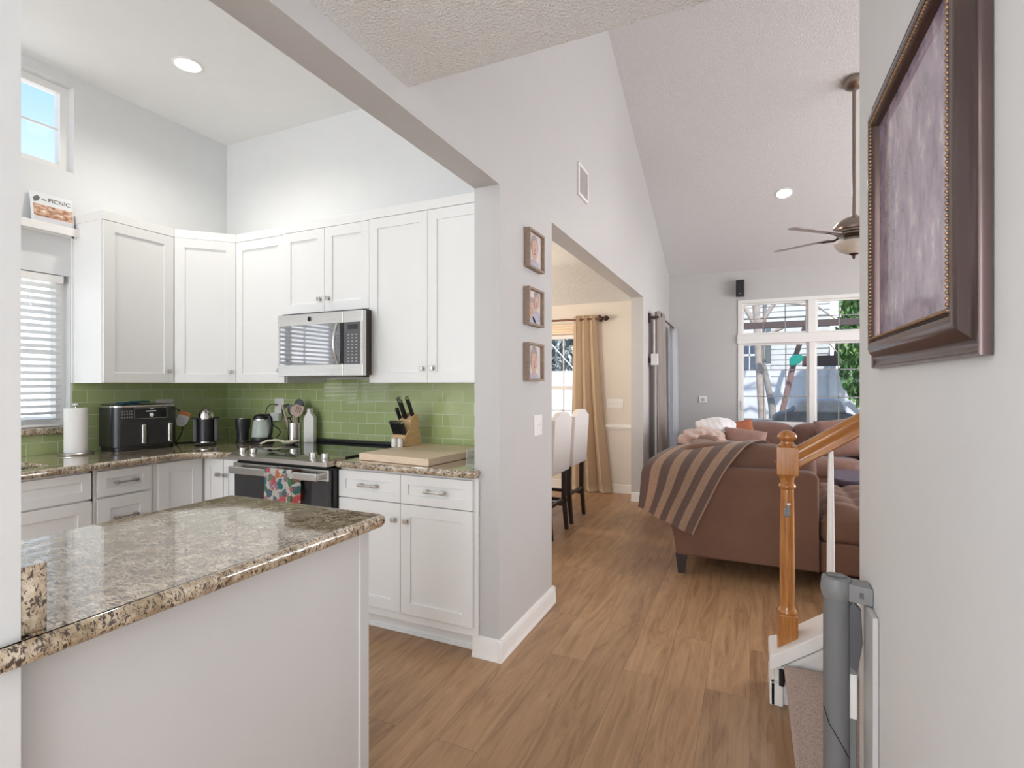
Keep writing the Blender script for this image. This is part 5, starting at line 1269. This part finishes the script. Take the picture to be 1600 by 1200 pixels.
tree('bare_tree', 'pale bare trunked tree outside the left part of the living room window', (.27, 11.3, -.14), [(((0, 0, 0), (-.05, 0, .8), (-.12, 0, 2), (-.16, 0, 3.0), (-.3, 0, 4.4)), (.10, .075, .065, .07, .05)), (((-.15, 0, 2.6), (-.45, 0, 3.2), (-.8, 0, 4.2)), (.05, .035, .02)), (((-.15, 0, 2.6), (.3, .1, 3.3), (.55, 0, 4.2)), (.05, .03, .02)), (((-.5, 0, 3.3), (-.2, -.2, 3.6), (.3, 0, 3.7)), (.03, .02, .01)), (((.2, 0, 3.1), (.7, 0, 3.3), (1.1, 0, 3.2)), (.03, .02, .01)), (((.2, 0, 3.1), (.9, .2, 3.0), (1.3, 0, 2.6)), (.03, .02, .01)), (((-.1, 0, 2.4), (.5, 0, 2.7), (.9, 0, 2.5), (1.2, 0, 2.1)), (.04, .03, .02, .01))], 'bark')
tree('slim_tree', 'thin grey leaning trunk beside the pale bare tree outside', (.52, 11.9, -.14), [(((0, 0, 0), (-.12, 0, 1.1), (-.28, 0, 2.0), (-.22, 0, 3.6)), (.10, .07, .045, .03))], 'bark_grey')
sw_ = thing('swing_set', (1.5, 12.2, -.14), 'brown wooden swing set with a teal top panel outside the window', 'swing set')
MB().tube([(.42, 12.3, -.14), (.82, 12.3, 1.78), (.88, 12.3, 1.98)], .055, 8).build('leg', mat('red_brown_post', (.33, .20, .18), .6), sw_)
MB().tube([(.86, 12.3, 1.95), (1.28, 12.3, 3.4)], .05, 8).build('upper_post', 'beam', sw_)
MB().prism([(.74, 1.76), (.80, 1.74), (.93, 1.80), (1.0, 1.90), (.95, 1.98), (.80, 1.97), (.74, 1.90)], 'y', 12.1, 12.24, bev=.02).build('teal_panel', 'teal', sw_)
# grill under a cover
gr = thing('covered_grill', (1.1, 10.2, -.14), 'grill under a grey weather cover outside the window', 'grill')
MB().prism([(.36, -.13), (.36, .80), (.42, .86), (.62, .93), (.70, 1.0), (1.10, .98), (1.45, .90), (1.75, .80), (1.82, .72), (1.82, -.13)], 'y', 9.9, 10.5, bev=.05, seg=3).build('cover', 'tarp', gr)
MB().prism([(.66, .90), (.72, 1.07), (.80, 1.12), (1.28, 1.12), (1.36, 1.08), (1.42, .90)], 'y', 9.88, 10.45, bev=.04, seg=3).build('lid_cover', 'tarp_light', gr)
MB().prism([(1.38, 1.06), (1.45, 1.10), (1.72, .80), (1.66, .76)], 'y', 9.82, 9.87).build('white_strap', 'white', gr)
def foliage(name, label, c, R_, n, m, s=.07, seed=1, cat='shrub'):
    random.seed(seed); mb = MB(); b = bmesh.new()
    for _ in range(n):
        while True:
            p = Vector((random.uniform(-1, 1), random.uniform(-1, 1), random.uniform(-1, 1)))
            if p.length <= 1: break
        p = p * (p.length ** -.35 if p.length > .1 else 1)
        p = Vector((c[0] + p.x * R_[0], c[1] + p.y * R_[1], c[2] + p.z * R_[2]))
        M_ = Matrix.Rotation(random.uniform(0, 6.3), 4, 'Z') @ Matrix.Rotation(random.uniform(.3, 1.9), 4, 'X')
        k = s * random.uniform(.6, 1.3)
        vs = [b.verts.new(p + (M_ @ Vector(q)) * k) for q in ((0, -1, 0), (.42, -.2, .08), (.30, .5, .04), (0, 1, -.05), (-.30, .5, .04), (-.42, -.2, .08))]
        b.faces.new(vs)
    mb.add(b)
    t = thing(name, (c[0], c[1], -.14), label, cat)
    mb.build('foliage', m, t)
    MB().tube([(c[0], c[1], -.14), (c[0] + .03, c[1], c[2] * .5), (c[0], c[1], c[2])], (.05, .04, .02), 8).build('stem', 'bark_grey', t)
    return t
foliage('climbing_shrub', 'bright green leafy shrub outside the right side of the window', (2.02, 11.4, 2.2), (.55, .35, 1.4), 1900, 'leaf', .085, 3)
foliage('dark_tree', 'dark green tree above the shed outside the window', (3.2, 14.5, 3.1), (1.2, .9, 1.1), 1500, 'leaf_dark', .15, 4, 'tree')
# outside the dining window
tag(MB().box(-9, -1.9, 9.4, 9.5, -.14, 1.62, .01).build('garden_wall', 'fence'), 'white garden wall outside the dining room window', 'wall')
foliage('grey_tree', 'grey green tree behind the white garden wall outside the dining window', (-4.3, 12.5, 2.6), (1.9, 1.0, 1.6), 2200, mat('grey_green_leaf', (.30, .34, .33), .7, vary=.4), .13, 8, 'tree')
rp2 = tag(MB().tube([(-4.0, 9.45, 2.7), (-3.3, 9.45, 1.95), (-3.0, 9.45, 1.625)], .012, 6).build('garden_rope', 'rope'), 'white diagonal rope seen through the dining window', 'rope')
